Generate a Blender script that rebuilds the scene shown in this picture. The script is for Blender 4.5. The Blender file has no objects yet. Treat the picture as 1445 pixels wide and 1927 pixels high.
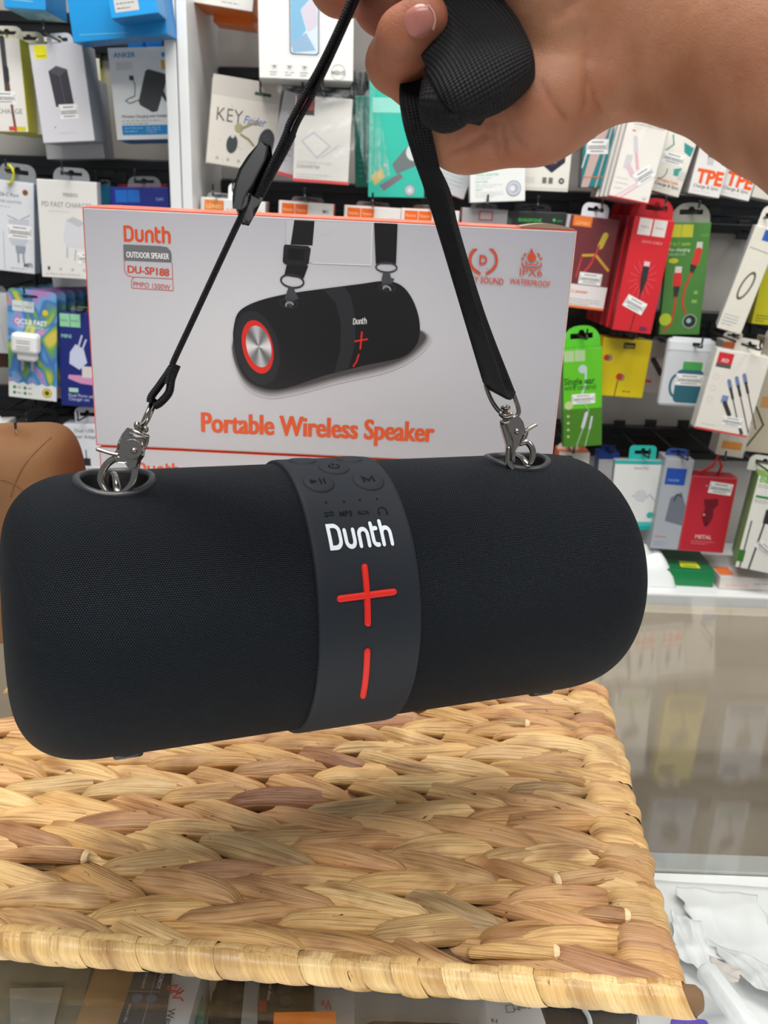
import bpy, bmesh, math, random
import numpy as np
from mathutils import Vector, Matrix
from mathutils.geometry import tessellate_polygon
random.seed(7)
rng = np.random.default_rng(7)
PI = math.pi
S = bpy.context.scene
COL = S.collection

# ------------------------------------------------------------------ camera
F = 1700.0
PITCH, ROLL = math.radians(18.7), math.radians(2.0)
CAM = np.array([0, 0, .375])
_f = np.array([0, math.cos(PITCH), -math.sin(PITCH)])
_r0 = np.array([1., 0, 0]); _u0 = np.array([0, math.sin(PITCH), math.cos(PITCH)])
_r = _r0 * math.cos(ROLL) + _u0 * math.sin(ROLL)
_u = -_r0 * math.sin(ROLL) + _u0 * math.cos(ROLL)
cd = bpy.data.cameras.new('camera'); cam = bpy.data.objects.new('camera', cd); COL.objects.link(cam)
m = Matrix.Identity(4)
for i in range(3):
    m[i][0] = _r[i]; m[i][1] = _u[i]; m[i][2] = -_f[i]; m[i][3] = CAM[i]
cam.matrix_world = m
cd.sensor_fit = 'HORIZONTAL'; cd.sensor_width = 36; cd.lens = 36 * F / 1445
cd.clip_start = .01; cd.clip_end = 50
cd.dof.use_dof = True; cd.dof.focus_distance = .47; cd.dof.aperture_fstop = 26
S.camera = cam
S.view_settings.view_transform = 'Standard'; S.view_settings.look = 'None'
S.view_settings.gamma = 1; S.view_settings.use_curve_mapping = False
S.view_settings.exposure = 0.0
# ------------------------------------------------------------------ world and lights
w = bpy.data.worlds.new('shop_air'); S.world = w; w.use_nodes = True
w.node_tree.nodes['Background'].inputs[0].default_value = (.86, .93, 1, 1)
w.node_tree.nodes['Background'].inputs[1].default_value = .30
def area(name, loc, rot, sx, sy, power, color=(1, .97, .93)):
    l = bpy.data.lights.new(name, 'AREA'); l.shape = 'RECTANGLE'; l.size = sx; l.size_y = sy
    l.energy = power; l.color = color
    o = bpy.data.objects.new(name, l); COL.objects.link(o); o.location = loc; o.rotation_euler = rot
    return o
area('ceiling_light', (0.0, .75, 2.1), (0, 0, 0), 1.6, .5, 52)
area('ceiling_light', (-.3, -.9, 2.1), (0, 0, 0), 1.8, .6, 46)
area('ceiling_light', (1.6, .2, 2.1), (0, math.radians(25), 0), .5, 1.8, 22)

area('added_case_fill', (.0, .10, -.03), (math.radians(62), 0, 0), 1.7, .03, 3.4, (1, .96, .9))  # added fill lamp, out of sight under the mat, brightens the case interior
# ------------------------------------------------------------------ projection helpers
def ray(x, y): return _f + _r * (x - 722.5) / F - _u * (y - 963.5) / F
def atY(x, y, Y): d = ray(x, y); return CAM + d * (Y - CAM[1]) / d[1]
def atZ(x, y, Z): d = ray(x, y); return CAM + d * (Z - CAM[2]) / d[2]
def atD(x, y, D): return CAM + ray(x, y) * D

# ------------------------------------------------------------------ colours and materials
def lin(c):
    if max(c) > 1: c = [v / 255 for v in c]
    return tuple((v / 12.92 if v <= .04045 else ((v + .055) / 1.055) ** 2.4) for v in c[:3]) + (1,)
MC = {}
def mat(name, col=(128, 128, 128), rough=.5, metal=0., spec=.5, coat=0., trans=0., sheen=0.):
    if name in MC: return MC[name]
    M = bpy.data.materials.new(name); M.use_nodes = True
    b = M.node_tree.nodes['Principled BSDF']
    b.inputs['Base Color'].default_value = lin(col)
    b.inputs['Roughness'].default_value = rough; b.inputs['Metallic'].default_value = metal
    b.inputs['Specular IOR Level'].default_value = spec; b.inputs['Coat Weight'].default_value = coat
    b.inputs['Transmission Weight'].default_value = trans; b.inputs['Sheen Weight'].default_value = sheen
    M.diffuse_color = lin(col); MC[name] = M
    return M
def nt(M): return M.node_tree.nodes, M.node_tree.links
def N(M, t, **kw):
    n = M.node_tree.nodes.new(t)
    for k, v in kw.items(): setattr(n, k, v)
    return n
def mth(M, op, a, b=None, c=None):
    n = N(M, 'ShaderNodeMath', operation=op)
    for i, v in enumerate((a, b, c)):
        if v is None: continue
        if isinstance(v, (int, float)): n.inputs[i].default_value = v
        else: M.node_tree.links.new(v, n.inputs[i])
    return n.outputs[0]
def bump(M, h, dist, strength=1):
    n = N(M, 'ShaderNodeBump'); n.inputs['Strength'].default_value = strength; n.inputs['Distance'].default_value = dist
    M.node_tree.links.new(h, n.inputs['Height'])
    M.node_tree.links.new(n.outputs[0], M.node_tree.nodes['Principled BSDF'].inputs['Normal'])
    return n
def ramp(M, fac, stops):
    n = N(M, 'ShaderNodeValToRGB'); e = n.color_ramp.elements
    while len(e) < len(stops): e.new(.5)
    for el, (p, c) in zip(e, stops): el.position = p; el.color = lin(c)
    M.node_tree.links.new(fac, n.inputs[0]); return n.outputs[0]
def noise(M, vec, scale, detail=2, dist=0.):
    n = N(M, 'ShaderNodeTexNoise'); n.inputs['Scale'].default_value = scale
    n.inputs['Detail'].default_value = detail; n.inputs['Distortion'].default_value = dist
    if vec is not None: M.node_tree.links.new(vec, n.inputs['Vector'])
    return n.outputs['Fac']
def mapping(M, src, scale=(1, 1, 1), loc=(0, 0, 0)):
    n = N(M, 'ShaderNodeMapping'); n.inputs['Scale'].default_value = scale; n.inputs['Location'].default_value = loc
    M.node_tree.links.new(src, n.inputs[0]); return n.outputs[0]
def mixc(M, fac, a, b, mode='MIX'):
    n = N(M, 'ShaderNodeMix', data_type='RGBA', blend_type=mode)
    for sock, v in ((n.inputs[0], fac), (n.inputs[6], a), (n.inputs[7], b)):
        if isinstance(v, (int, float)): sock.default_value = v
        elif isinstance(v, tuple): sock.default_value = lin(v)
        else: M.node_tree.links.new(v, sock)
    return n.outputs[2]
def card(col, rough=.42):
    """printed cardboard with a faint unevenness"""
    key = 'card_%d_%d_%d' % tuple(int(v) for v in col)
    if key in MC: return MC[key]
    M = mat(key, col, rough, coat=.15)
    tc = N(M, 'ShaderNodeTexCoord')
    h = noise(M, tc.outputs['Object'], 45, 2)
    bump(M, h, .0006, .35)
    return M
# ink: one material whose colour is the printed colour of each shape
M_ink = mat('printed_ink', (255, 255, 255), .42)
_a = N(M_ink, 'ShaderNodeAttribute', attribute_name='ink')
M_ink.node_tree.links.new(_a.outputs['Color'], M_ink.node_tree.nodes['Principled BSDF'].inputs['Base Color'])

def clear_mat(name, alpha=.25, rough=.12, tint=(255, 255, 255), bumpd=.002, bscale=30):
    M = bpy.data.materials.new(name); M.use_nodes = True; n, l = nt(M)
    p = n['Principled BSDF']; p.inputs['Base Color'].default_value = lin(tint); p.inputs['Roughness'].default_value = rough
    p.inputs['Coat Weight'].default_value = .5
    tr = N(M, 'ShaderNodeBsdfTransparent'); mx = N(M, 'ShaderNodeMixShader')
    lw = N(M, 'ShaderNodeLayerWeight'); lw.inputs[0].default_value = .3
    fac = mth(M, 'ADD', mth(M, 'MULTIPLY', lw.outputs['Facing'], .5), alpha)
    l.new(fac, mx.inputs[0]); l.new(tr.outputs[0], mx.inputs[1]); l.new(p.outputs[0], mx.inputs[2])
    l.new(mx.outputs[0], n['Material Output'].inputs[0])
    tc = N(M, 'ShaderNodeTexCoord'); bump(M, noise(M, tc.outputs['Object'], bscale, 3, 1.), bumpd, 1)
    MC[name] = M; return M

# ------------------------------------------------------------------ mesh helpers
class MB:
    def __init__(s): s.v = []; s.f = []; s.mi = []; s.c = []; s.uv = None
    def add(s, vs, fs, mi=0, col=None):
        o = len(s.v); s.v += [tuple(float(c) for c in p) for p in vs]
        for f in fs: s.f.append(tuple(i + o for i in f)); s.mi.append(mi); s.c.append(col)
    def build(s, name, mats, parent=None, smooth=False, loc=None, uv=None, off=None):
        me = bpy.data.meshes.new(name)
        vs = s.v
        if off is not None: vs = [(p[0] - off[0], p[1] - off[1], p[2] - off[2]) for p in vs]
        me.from_pydata(vs, [], s.f)
        if not isinstance(mats, (list, tuple)): mats = [mats]
        for M in mats: me.materials.append(M)
        me.polygons.foreach_set('material_index', s.mi)
        if smooth: me.polygons.foreach_set('use_smooth', [True] * len(s.f))
        if any(c is not None for c in s.c):
            a = me.color_attributes.new('ink', 'FLOAT_COLOR', 'CORNER')
            arr = []
            for f, c in zip(s.f, s.c): arr += list(lin(c)) * len(f)
            a.data.foreach_set('color', arr)
        if uv is not None:
            l = me.uv_layers.new(name='uv'); vi = [0] * len(me.loops); me.loops.foreach_get('vertex_index', vi)
            l.data.foreach_set('uv', [c for i in vi for c in uv[i]])
        me.validate(); me.update()
        o = bpy.data.objects.new(name, me); COL.objects.link(o)
        if parent is not None: o.parent = parent
        if loc is not None: o.location = loc
        return o
def empty(name, loc, rot=(0, 0, 0)):
    o = bpy.data.objects.new(name, None); COL.objects.link(o); o.location = loc; o.rotation_euler = rot
    o.empty_display_size = .02; return o
def tag(o, label, cat, group=None):
    o['label'] = label; o['category'] = cat
    if group: o['group'] = group
    return o
def struct(o): o['kind'] = 'structure'; return o
def box_mesh(mb, x0, x1, y0, y1, z0, z1, mi=0, col=None, bev=0.):
    if bev <= 0:
        vs = [(x, y, z) for x in (x0, x1) for y in (y0, y1) for z in (z0, z1)]
        fs = [(0, 1, 3, 2), (4, 6, 7, 5), (0, 4, 5, 1), (2, 3, 7, 6), (0, 2, 6, 4), (1, 5, 7, 3)]
        if isinstance(mi, (list, tuple)):
            for f, k in zip(fs, mi): mb.add(vs, [f], k, col)
        else: mb.add(vs, fs, mi, col)
        return
    bm = bmesh.new()
    bmesh.ops.create_cube(bm, size=1)
    for v in bm.verts: v.co = ((x0 + x1) / 2 + v.co.x * (x1 - x0), (y0 + y1) / 2 + v.co.y * (y1 - y0), (z0 + z1) / 2 + v.co.z * (z1 - z0))
    bmesh.ops.bevel(bm, geom=list(bm.edges), offset=bev, segments=2, profile=.5, affect='EDGES')
    bm.normal_update()
    vs = [v.co[:] for v in bm.verts]
    for f in bm.faces:
        n = f.normal; k = mi
        if isinstance(mi, (list, tuple)):   # order -x,+x,-y,+y,-z,+z
            a = max(range(3), key=lambda i: abs(n[i])); k = mi[a * 2 + (1 if n[a] > 0 else 0)]
        mb.add([vs[v.index] for v in f.verts], [tuple(range(len(f.verts)))], k, col)
    bm.free()
def catmull(pts, n=8):
    pts = [np.array(p, float) for p in pts]
    if len(pts) == 2: return [pts[0] + (pts[1] - pts[0]) * i / n for i in range(n + 1)]
    P = [2 * pts[0] - pts[1]] + pts + [2 * pts[-1] - pts[-2]]; out = []
    for i in range(1, len(P) - 2):
        a, b, c, d = P[i - 1:i + 3]
        for k in range(n):
            t = k / n
            out.append(.5 * ((2 * b) + (-a + c) * t + (2 * a - 5 * b + 4 * c - d) * t * t + (-a + 3 * b - 3 * c + d) * t ** 3))
    out.append(pts[-1]); return out
def unit(v): v = np.asarray(v, float); return v / (np.linalg.norm(v) + 1e-12)
def tube(mb, pts, r, seg=12, n=6, closed=False, mi=0, smooth=True, flat=1., col=None, up=None):
    """r: a radius or one per point; flat squashes along the second axis"""
    rs = r if isinstance(r, (list, tuple)) else [r] * len(pts)
    if smooth and not closed:
        q = catmull([list(p) + [k] for p, k in zip(pts, rs)], n)
    elif closed:
        L = [np.array(list(p) + [k]) for p, k in zip(pts, rs)]
        q = catmull([L[-1]] + L + [L[0], L[1]], n)[n:-n]; q = q[:-1]
    else: q = [np.array(list(p) + [k]) for p, k in zip(pts, rs)]
    P = [a[:3] for a in q]; R = [a[3] for a in q]; k = len(P)
    T = []
    for i in range(k):
        a = P[(i - 1) % k] if (closed or i > 0) else P[0]; b = P[(i + 1) % k] if (closed or i < k - 1) else P[-1]
        T.append(unit(b - a))
    nrm = np.array(up, float) if up is not None else (np.array([0, 0, 1.]) if abs(T[0][2]) < .9 else np.array([1., 0, 0]))
    vs = []
    for i in range(k):
        nrm = unit((np.array(up, float) if up is not None else nrm) - T[i] * np.dot(nrm if up is None else up, T[i])); b = np.cross(T[i], nrm)
        for j in range(seg):
            a = 2 * PI * j / seg; vs.append(P[i] + nrm * math.cos(a) * R[i] * flat + b * math.sin(a) * R[i])
    fs = []
    for i in range(k if closed else k - 1):
        for j in range(seg):
            i2 = (i + 1) % k; j2 = (j + 1) % seg
            fs.append((i * seg + j, i * seg + j2, i2 * seg + j2, i2 * seg + j))
    if not closed:
        # rounded caps
        for e, sg in ((0, -1), (k - 1, 1)):
            base = e * seg; c = P[e] + T[e] * sg * R[e] * .55; mid = []
            for j in range(seg):
                mid.append(len(vs)); vs.append(P[e] + (np.array(vs[base + j]) - P[e]) * .7 + T[e] * sg * R[e] * .4)
            ci = len(vs); vs.append(c)
            for j in range(seg):
                j2 = (j + 1) % seg
                q4 = (base + j, mid[j], mid[j2], base + j2); t3 = (mid[j], ci, mid[j2])
                fs += [q4[::-1] if sg > 0 else q4, t3[::-1] if sg > 0 else t3]
    mb.add(vs, fs, mi, col)
def plate(mb, outer, y0, y1, holes=(), mi=0, col=None, T=None):
    """flat outline in x,z with thickness y0..y1, with holes"""
    loops = [outer] + list(holes)
    flat = [p for l in loops for p in l]
    tris = tessellate_polygon([[Vector((p[0], p[1], 0)) for p in l] for l in loops])
    n = len(flat); vs = [(p[0], y0, p[1]) for p in flat] + [(p[0], y1, p[1]) for p in flat]
    fs = []
    for t in tris:
        a, b, c = [flat[i] for i in t]
        ccw = (b[0] - a[0]) * (c[1] - a[1]) - (b[1] - a[1]) * (c[0] - a[0]) > 0
        t = tuple(t) if ccw else tuple(t[::-1])
        fs += [t, tuple(i + n for i in t[::-1])]
    o = 0
    for l in loops:
        k = len(l)
        for i in range(k): j = (i + 1) % k; fs.append((o + i, o + i + n, o + j + n, o + j))
        o += k
    if T is not None: vs = [T(v) for v in vs]
    mb.add(vs, fs, mi, col)
def rrect(x0, z0, x1, z1, r, n=5, corners=(1, 1, 1, 1)):
    out = []
    for (cx, cz, a0), on in zip(((x1 - r, z1 - r, 0), (x0 + r, z1 - r, 90), (x0 + r, z0 + r, 180), (x1 - r, z0 + r, 270)), corners):
        if on:
            for i in range(n + 1):
                a = math.radians(a0 + 90 * i / n); out.append((cx + r * math.cos(a), cz + r * math.sin(a)))
        else:
            out.append((x1 if a0 in (0, 270) else x0, z1 if a0 in (0, 90) else z0))
    return out
def ellipse(cx, cy, rx, ry, n=28, rot=0.):
    c, s = math.cos(rot), math.sin(rot)
    return [(cx + rx * math.cos(a) * c - ry * math.sin(a) * s, cy + rx * math.cos(a) * s + ry * math.sin(a) * c) for a in [2 * PI * i / n for i in range(n)]]

# text as triangles, normalised so that its width is 1 and its baseline is 0
_TX = {}
def text_geo(body, bold=.0, shear=0.):
    k = (body, bold, shear)
    if k in _TX: return _TX[k]
    c = bpy.data.curves.new('lettering', 'FONT'); c.body = body; c.offset = bold; c.resolution_u = 3; c.shear = shear
    c.fill_mode = 'FRONT'
    o = bpy.data.objects.new('lettering', c); me = o.to_mesh()
    vs = [v.co[:2] for v in me.vertices]; fs = [tuple(p.vertices) for p in me.polygons]
    o.to_mesh_clear(); bpy.data.objects.remove(o); bpy.data.curves.remove(c)
    if not vs: _TX[k] = ([], [], 1); return _TX[k]
    x0 = min(v[0] for v in vs); x1 = max(v[0] for v in vs); W = x1 - x0
    _TX[k] = ([((v[0] - x0) / W, v[1] / W) for v in vs], fs, .72 / W); return _TX[k]
# rounded-stroke lettering of the speaker maker's word mark; units: x-height 1
def arcp(cx, cy, rx, ry, a0, a1, n=6):
    return [(cx + rx * math.cos(math.radians(a0 + (a1 - a0) * i / n)), cy + ry * math.sin(math.radians(a0 + (a1 - a0) * i / n))) for i in range(n + 1)]
def logo_strokes():
    out = []
    def L(x, *st):
        for s in st: out.append([(p[0] + x, p[1]) for p in s])
    L(0, [(0, 0), (0, 1.32), (.35, 1.32)] + arcp(.38, .92, .42, .40, 90, 0) + [(.80, .4)] + arcp(.38, .40, .42, .40, 0, -90) + [(0, 0)])
    L(1.22, [(0, 1), (0, .36)] + arcp(.33, .34, .33, .34, 180, 270) + [(.38, 0)] + arcp(.36, .34, .30, .34, 270, 360) + [(.66, 1)])
    L(2.30, [(0, 0), (0, .66)] + arcp(.33, .66, .33, .34, 180, 90) + [(.36, 1)] + arcp(.36, .66, .30, .34, 90, 0) + [(.66, 0)])
    L(3.36, [(0, 1.32), (0, .3)] + arcp(.26, .28, .26, .28, 180, 270) + [(.36, 0)], [(0, 1), (.36, 1)])
    L(4.12, [(0, 1.42), (0, 0)], [(0, .66)] + arcp(.33, .66, .33, .34, 180, 90) + [(.36, 1)] + arcp(.36, .66, .30, .34, 90, 0) + [(.66, 0)])
    return out, 4.78
def stroke_geo(line, wd, nd=6):
    """fat polyline as one mitred strip with round ends (2-D); a single point gives a dot"""
    P = [line[0]]
    for p in line[1:]:
        if math.hypot(p[0] - P[-1][0], p[1] - P[-1][1]) > wd * .02: P.append(p)
    h = wd / 2
    if len(P) == 1:
        p = P[0]; n = nd * 2; return [(p[0] + h * math.cos(2 * PI * i / n), p[1] + h * math.sin(2 * PI * i / n)) for i in range(n)], [tuple(range(n))]
    closed = math.hypot(P[0][0] - P[-1][0], P[0][1] - P[-1][1]) < wd * .05 and len(P) > 3
    if closed: P = P[:-1]
    n = len(P); vs, fs = [], []
    def d(i, j):
        x, y = P[j][0] - P[i][0], P[j][1] - P[i][1]; l = math.hypot(x, y) or 1; return x / l, y / l
    for i in range(n):
        a = d((i - 1) % n, i) if (closed or i > 0) else d(0, 1); b = d(i, (i + 1) % n) if (closed or i < n - 1) else d(n - 2, n - 1)
        mx_, my_ = -(a[1] + b[1]), a[0] + b[0]; l = math.hypot(mx_, my_)
        if l < .3: mx_, my_, l = -b[1], b[0], 1.
        mx_, my_ = mx_ / l, my_ / l; c = max(.45, mx_ * -b[1] + my_ * b[0]); k = h / c
        vs += [(P[i][0] - mx_ * k, P[i][1] - my_ * k), (P[i][0] + mx_ * k, P[i][1] + my_ * k)]
    for i in range(n if closed else n - 1):
        j = (i + 1) % n; fs.append((2 * i, 2 * j, 2 * j + 1, 2 * i + 1))
    if not closed:
        for e, (p, q) in ((0, (0, 1)), (n - 1, (n - 2, n - 1))):
            t = d(p, q); sg = -1 if e == 0 else 1; a0 = math.atan2(t[1], t[0]) + (PI / 2 if e == 0 else -PI / 2); o = len(vs)
            for i in range(1, nd): a = a0 + PI * i / nd; vs.append((P[e][0] + h * math.cos(a), P[e][1] + h * math.sin(a)))
            ends = (2 * e + 1, 2 * e) if e == 0 else (2 * e, 2 * e + 1)
            fs.append((ends[0],) + tuple(range(o, o + nd - 1)) + (ends[1],))
    return vs, fs

# ------------------------------------------------------------------ a package: box body plus printed face
WHITE = (236, 236, 234); DARK = (40, 40, 44); GREY = (150, 150, 152)
class Pkg:
    def __init__(s, name, label, cat, TL, TR, BL, Y, th=.03, col=WHITE, side=None, bottom=None, group=None, yaw=0., bev=.0012, M=None, round_top=0):
        a, b, c = atY(*TL, Y), atY(*TR, Y), atY(*BL, Y)
        ex = unit(b - a); s.w = float(np.linalg.norm(b - a)); ez = np.array([-ex[2], 0, ex[0]])
        s.h = float(abs(np.dot(a - c, ez)))
        ang = math.atan2(-ex[2], ex[0]); mid = a + ex * s.w / 2 - ez * s.h
        # the edge that TL..BL gives may be out of square: centre it
        sh = float(np.dot(c - (a - ez * s.h), ex)) * .5; mid = mid + ex * sh
        s.loc = mid; s.rot = Matrix.Rotation(yaw, 3, 'Z') @ Matrix.Rotation(ang, 3, 'Y')
        s.root = empty(name, mid, (0, ang, yaw)); s.th = th; s.n = 0; LASTL[0] = label
        tag(s.root, label, cat, group)
        mb = MB(); side = side or col; bottom = bottom or side
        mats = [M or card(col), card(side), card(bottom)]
        if round_top:
            o = rrect(-s.w / 2, 0, s.w / 2, s.h, round_top, 6, (1, 1, 0, 0)); plate(mb, o, 0, th)
        else:
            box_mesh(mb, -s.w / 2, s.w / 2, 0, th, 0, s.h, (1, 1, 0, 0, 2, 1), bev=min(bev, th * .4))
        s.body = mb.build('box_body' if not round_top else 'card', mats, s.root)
        s.ink = MB(); s.lift = 0
    def q(s, px, py):
        """photo pixel -> fraction of the front face (u right, v down)"""
        d = Vector(ray(px, py)); n = s.rot @ Vector((0, 1, 0)); L = Vector(s.loc) - Vector(CAM)
        p = Vector(CAM) + d * (L.dot(n) / d.dot(n)); l = s.rot.transposed() @ (p - Vector(s.loc))
        return (l.x / s.w + .5, 1 - l.z / s.h)
    def P(s, u, v, k=0): return ((u - .5) * s.w, -.00012 - s.lift - k, (1 - v) * s.h)
    def nxt(s): s.lift += .000012
    def rect(s, u0, v0, u1, v1, col, r=0):
        s.nxt()
        if r:
            rr = r * s.w; pts = rrect((u0 - .5) * s.w, (1 - v1) * s.h, (u1 - .5) * s.w, (1 - v0) * s.h, rr, 4)
            s.ink.add([(p[0], -.00012 - s.lift, p[1]) for p in pts], [tuple(range(len(pts)))], 0, col)
        else: s.ink.add([s.P(u0, v1), s.P(u1, v1), s.P(u1, v0), s.P(u0, v0)], [(0, 1, 2, 3)], 0, col)
    def poly(s, pts, col):
        s.nxt(); V = [Vector((s.P(*p)[0], s.P(*p)[2], 0)) for p in pts]
        tr = tessellate_polygon([V]); s.ink.add([s.P(*p) for p in pts], [tuple(t) for t in tr], 0, col)
    def ell(s, u, v, ru, col, rv=None, rot=0., n=24):
        """ru in widths; rv in widths too, so equal radii give a circle"""
        s.nxt(); rv = rv or ru; c = s.P(u, v)
        pts = ellipse(c[0], c[2], ru * s.w, rv * s.w, n, rot)
        s.ink.add([(p[0], c[1], p[1]) for p in pts], [tuple(range(n))], 0, col)
    def ring(s, u, v, r, wd, col, rv=None, rot=0., a0=0, a1=360):
        c = s.P(u, v); rv = rv or r; n = 24
        pts = [(r * math.cos(math.radians(a0 + (a1 - a0) * i / n)), rv * math.sin(math.radians(a0 + (a1 - a0) * i / n))) for i in range(n + 1)]
        cc, ss = math.cos(rot), math.sin(rot)
        s._stroke([(c[0] + (x * cc - y * ss) * s.w, c[2] + (x * ss + y * cc) * s.w) for x, y in pts], wd * s.w, col)
    def _stroke(s, pts, wd, col):
        s.nxt(); vs, fs = stroke_geo(pts, wd, 8); s.ink.add([(p[0], -.00012 - s.lift, p[1]) for p in vs], fs, 0, col)
    def line(s, pts, wd, col):
        s._stroke([(s.P(*p)[0], s.P(*p)[2]) for p in pts], wd * s.w, col)
    def text(s, body, u, v, wf, col, bold=.01, hs=1., rot=0., shear=0., h=None):
        s.nxt(); vs, fs, ch = text_geo(body, bold, shear)
        if not vs: return
        W = wf * s.w; c = s.P(u, v); H = W * hs
        if h is not None: H = h * s.h / ch
        cc, ss = math.cos(rot), math.sin(rot)
        s.ink.add([(c[0] + x * W * cc - y * H * ss, c[1], c[2] + x * W * ss + y * H * cc) for x, y in vs], fs, 0, col)
    def logo(s, u, v, wf, col, hs=1., wd=.27):
        st, W = logo_strokes(); k = wf * s.w / W; c = s.P(u, v)
        for l in st: s._stroke([(c[0] + p[0] * k, c[2] + p[1] * k * hs) for p in l], wd * k, col)
    def small(s, u, v, wf, n, dv, col=(120, 120, 124), wd=.008, seed=0):
        """rows of tiny unreadable print"""
        r = random.Random(seed)
        for i in range(n):
            x = u
            e = u + wf * (1 if i < n - 1 else .7)
            while x < e - .01:
                l = min(r.uniform(.03, .09), e - x); s.rect(x, v + i * dv - wd / 2 * s.w / s.h, x + l, v + i * dv + wd / 2 * s.w / s.h, col); x += l + .018
    def sticker(s, u, v, wf, hf, rot=0.):
        """white price label with grey bar and small print"""
        s.nxt(); cu, cv = u + wf / 2, v + hf / 2; c = s.P(cu, cv); cc, ss = math.cos(rot), math.sin(rot); W, H = wf * s.w, hf * s.h
        def R(x0, y0, x1, y1, col):
            s.nxt(); s.ink.add([(c[0] + x * cc - y * ss, c[1] - s.lift * 0 - .0001 * (col != (240, 240, 238)), c[2] + x * ss + y * cc) for x, y in ((x0, y0), (x1, y0), (x1, y1), (x0, y1))], [(0, 1, 2, 3)], 0, col)
        R(-W / 2, -H / 2, W / 2, H / 2, (240, 240, 238))
        for k, (yy, ww) in enumerate(((.30, .55), (.02, .8), (-.12, .8), (-.32, .6))):
            x = -ww / 2
            r = random.Random(k)
            while x < ww / 2 - .02:
                l = min(r.uniform(.04, .1), ww / 2 - x); R(x * W, (yy - .045) * H, (x + l) * W, (yy + .045) * H, (105, 105, 108)); x += l + .02
        for x in (-.46, .43): R(x * W, -.25 * H, (x + .02) * W, .25 * H, (90, 90, 92))
    def tab(s, u0, u1, v0, col=WHITE, slot=True, r=.25, clear=False, thick=.0008, M=None):
        """hang tab that rises above the box, with a slot through it"""
        x0, x1 = (u0 - .5) * s.w, (u1 - .5) * s.w; z0, z1 = s.h - .004, s.h + v0 * s.h; W = x1 - x0
        hz = z1 - s.h; holes = []
        if slot:
            cx = (x0 + x1) / 2; cz = s.h + hz * .52; hw = W * .30; hh = min(hz * .13, W * .12)
            o = [(cx - hw, cz - hh), (cx + hw, cz - hh), (cx + hw, cz + hh), (cx + W * .09, cz + hh), (cx + W * .05, cz + hh * 2.2), (cx - W * .05, cz + hh * 2.2), (cx - W * .09, cz + hh), (cx - hw, cz + hh)]
            holes = [o]; s.slot = (cx, cz)
        mb = MB(); plate(mb, rrect(x0, z0, x1, z1, min(W * r, hz * .9), 5, (1, 1, 0, 0)), s.th * .5, s.th * .5 + thick, holes)
        mb.build('hang_tab', M or (MC['clear_plastic'] if clear else card(col)), s.root)
        return s
    def hookpt(s, off=.0):
        cx, cz = getattr(s, 'slot', (0, s.h + .01))
        return np.array(Vector(s.loc) + s.rot @ Vector((cx, -.0 - off, cz)))
    def done(s):
        if s.ink.f: s.ink.build('printed_face', M_ink, s.root)
        return s
    def stack(s, n, gap, label, dx=0., dz=0.):
        """identical packages hanging behind this one, each a thing of its own"""
        g = s.root.get('group') or 'packages hanging one behind another'
        s.root['group'] = g
        for i in range(1, n + 1):
            r = s.root.copy(); COL.objects.link(r); r['label'] = label + ', ' + ['', 'nearest', 'second', 'third', 'fourth'][i] + ' back'; r['group'] = g
            r.location = Vector(s.loc) + Vector((dx * i, gap * i, dz * i))
            for ch in s.root.children:
                if ch.name.startswith('printed'): continue
                c = ch.copy(); COL.objects.link(c); c.parent = r
        return s
LASTL = ['']
def hook(p, back=1.888, label=None):
    """black wire display hook that runs from the rail to a package and turns up at its tip"""
    root = tag(empty('display_hook', (p[0], back, p[2] + .004)), label or ' '.join(('black wire hook holding the ' + LASTL[0].replace(',', '')).split()[:16]), 'hook', 'black display hooks on the rails')
    mb = MB(); L = back - p[1] + .028
    tube(mb, [(0, 0, -.006), (0, -L * .5, -.006), (0, -L + .004, -.005), (0, -L - .004, .004), (0, -L - .006, .014)], .0019, 8, 5)
    mb.build('wire', M_blackmetal, root, True)
    mb = MB(); box_mesh(mb, -.012, .012, -.006, .0, -.022, .014, bev=.001); mb.build('bracket', M_blackmetal, root)
    return root

M_blackmetal = mat('black_wire', (22, 22, 24), .35, spec=.6)
clear_mat('clear_plastic', .16, .1, (235, 240, 245), .001, 25)
clear_mat('crinkled_bag', .0, .08, (240, 245, 245), .012, 28)
clear_mat('milky_film', .62, .3, (238, 242, 244), .004, 22)

# ================================================================== SETTING
M_white = mat('white_laminate', (226, 228, 228), .35)
M_panel = mat('grey_back_panel', (172, 168, 162), .55)
_tc = N(M_panel, 'ShaderNodeTexCoord')
M_panel.node_tree.links.new(ramp(M_panel, noise(M_panel, _tc.outputs['Object'], 2.2, 3), [(.3, (150, 145, 140)), (.7, (186, 183, 178))]), M_panel.node_tree.nodes['Principled BSDF'].inputs['Base Color'])
M_floor = mat('floor_tile', (150, 146, 140), .3)
_tc = N(M_floor, 'ShaderNodeTexCoord')
_b = N(M_floor, 'ShaderNodeTexBrick'); _b.offset = 0; _b.inputs['Scale'].default_value = 1.2; _b.inputs['Mortar Size'].default_value = .006
_b.inputs['Color1'].default_value = lin((176, 170, 160)); _b.inputs['Color2'].default_value = lin((166, 161, 152)); _b.inputs['Mortar'].default_value = lin((90, 88, 84))
_b.inputs['Brick Width'].default_value = .6; _b.inputs['Row Height'].default_value = .6
M_floor.node_tree.links.new(_tc.outputs['Object'], _b.inputs[0]); M_floor.node_tree.links.new(_b.outputs[0], M_floor.node_tree.nodes['Principled BSDF'].inputs['Base Color'])
M_rail = mat('black_rail', (20, 20, 23), .3)

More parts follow.
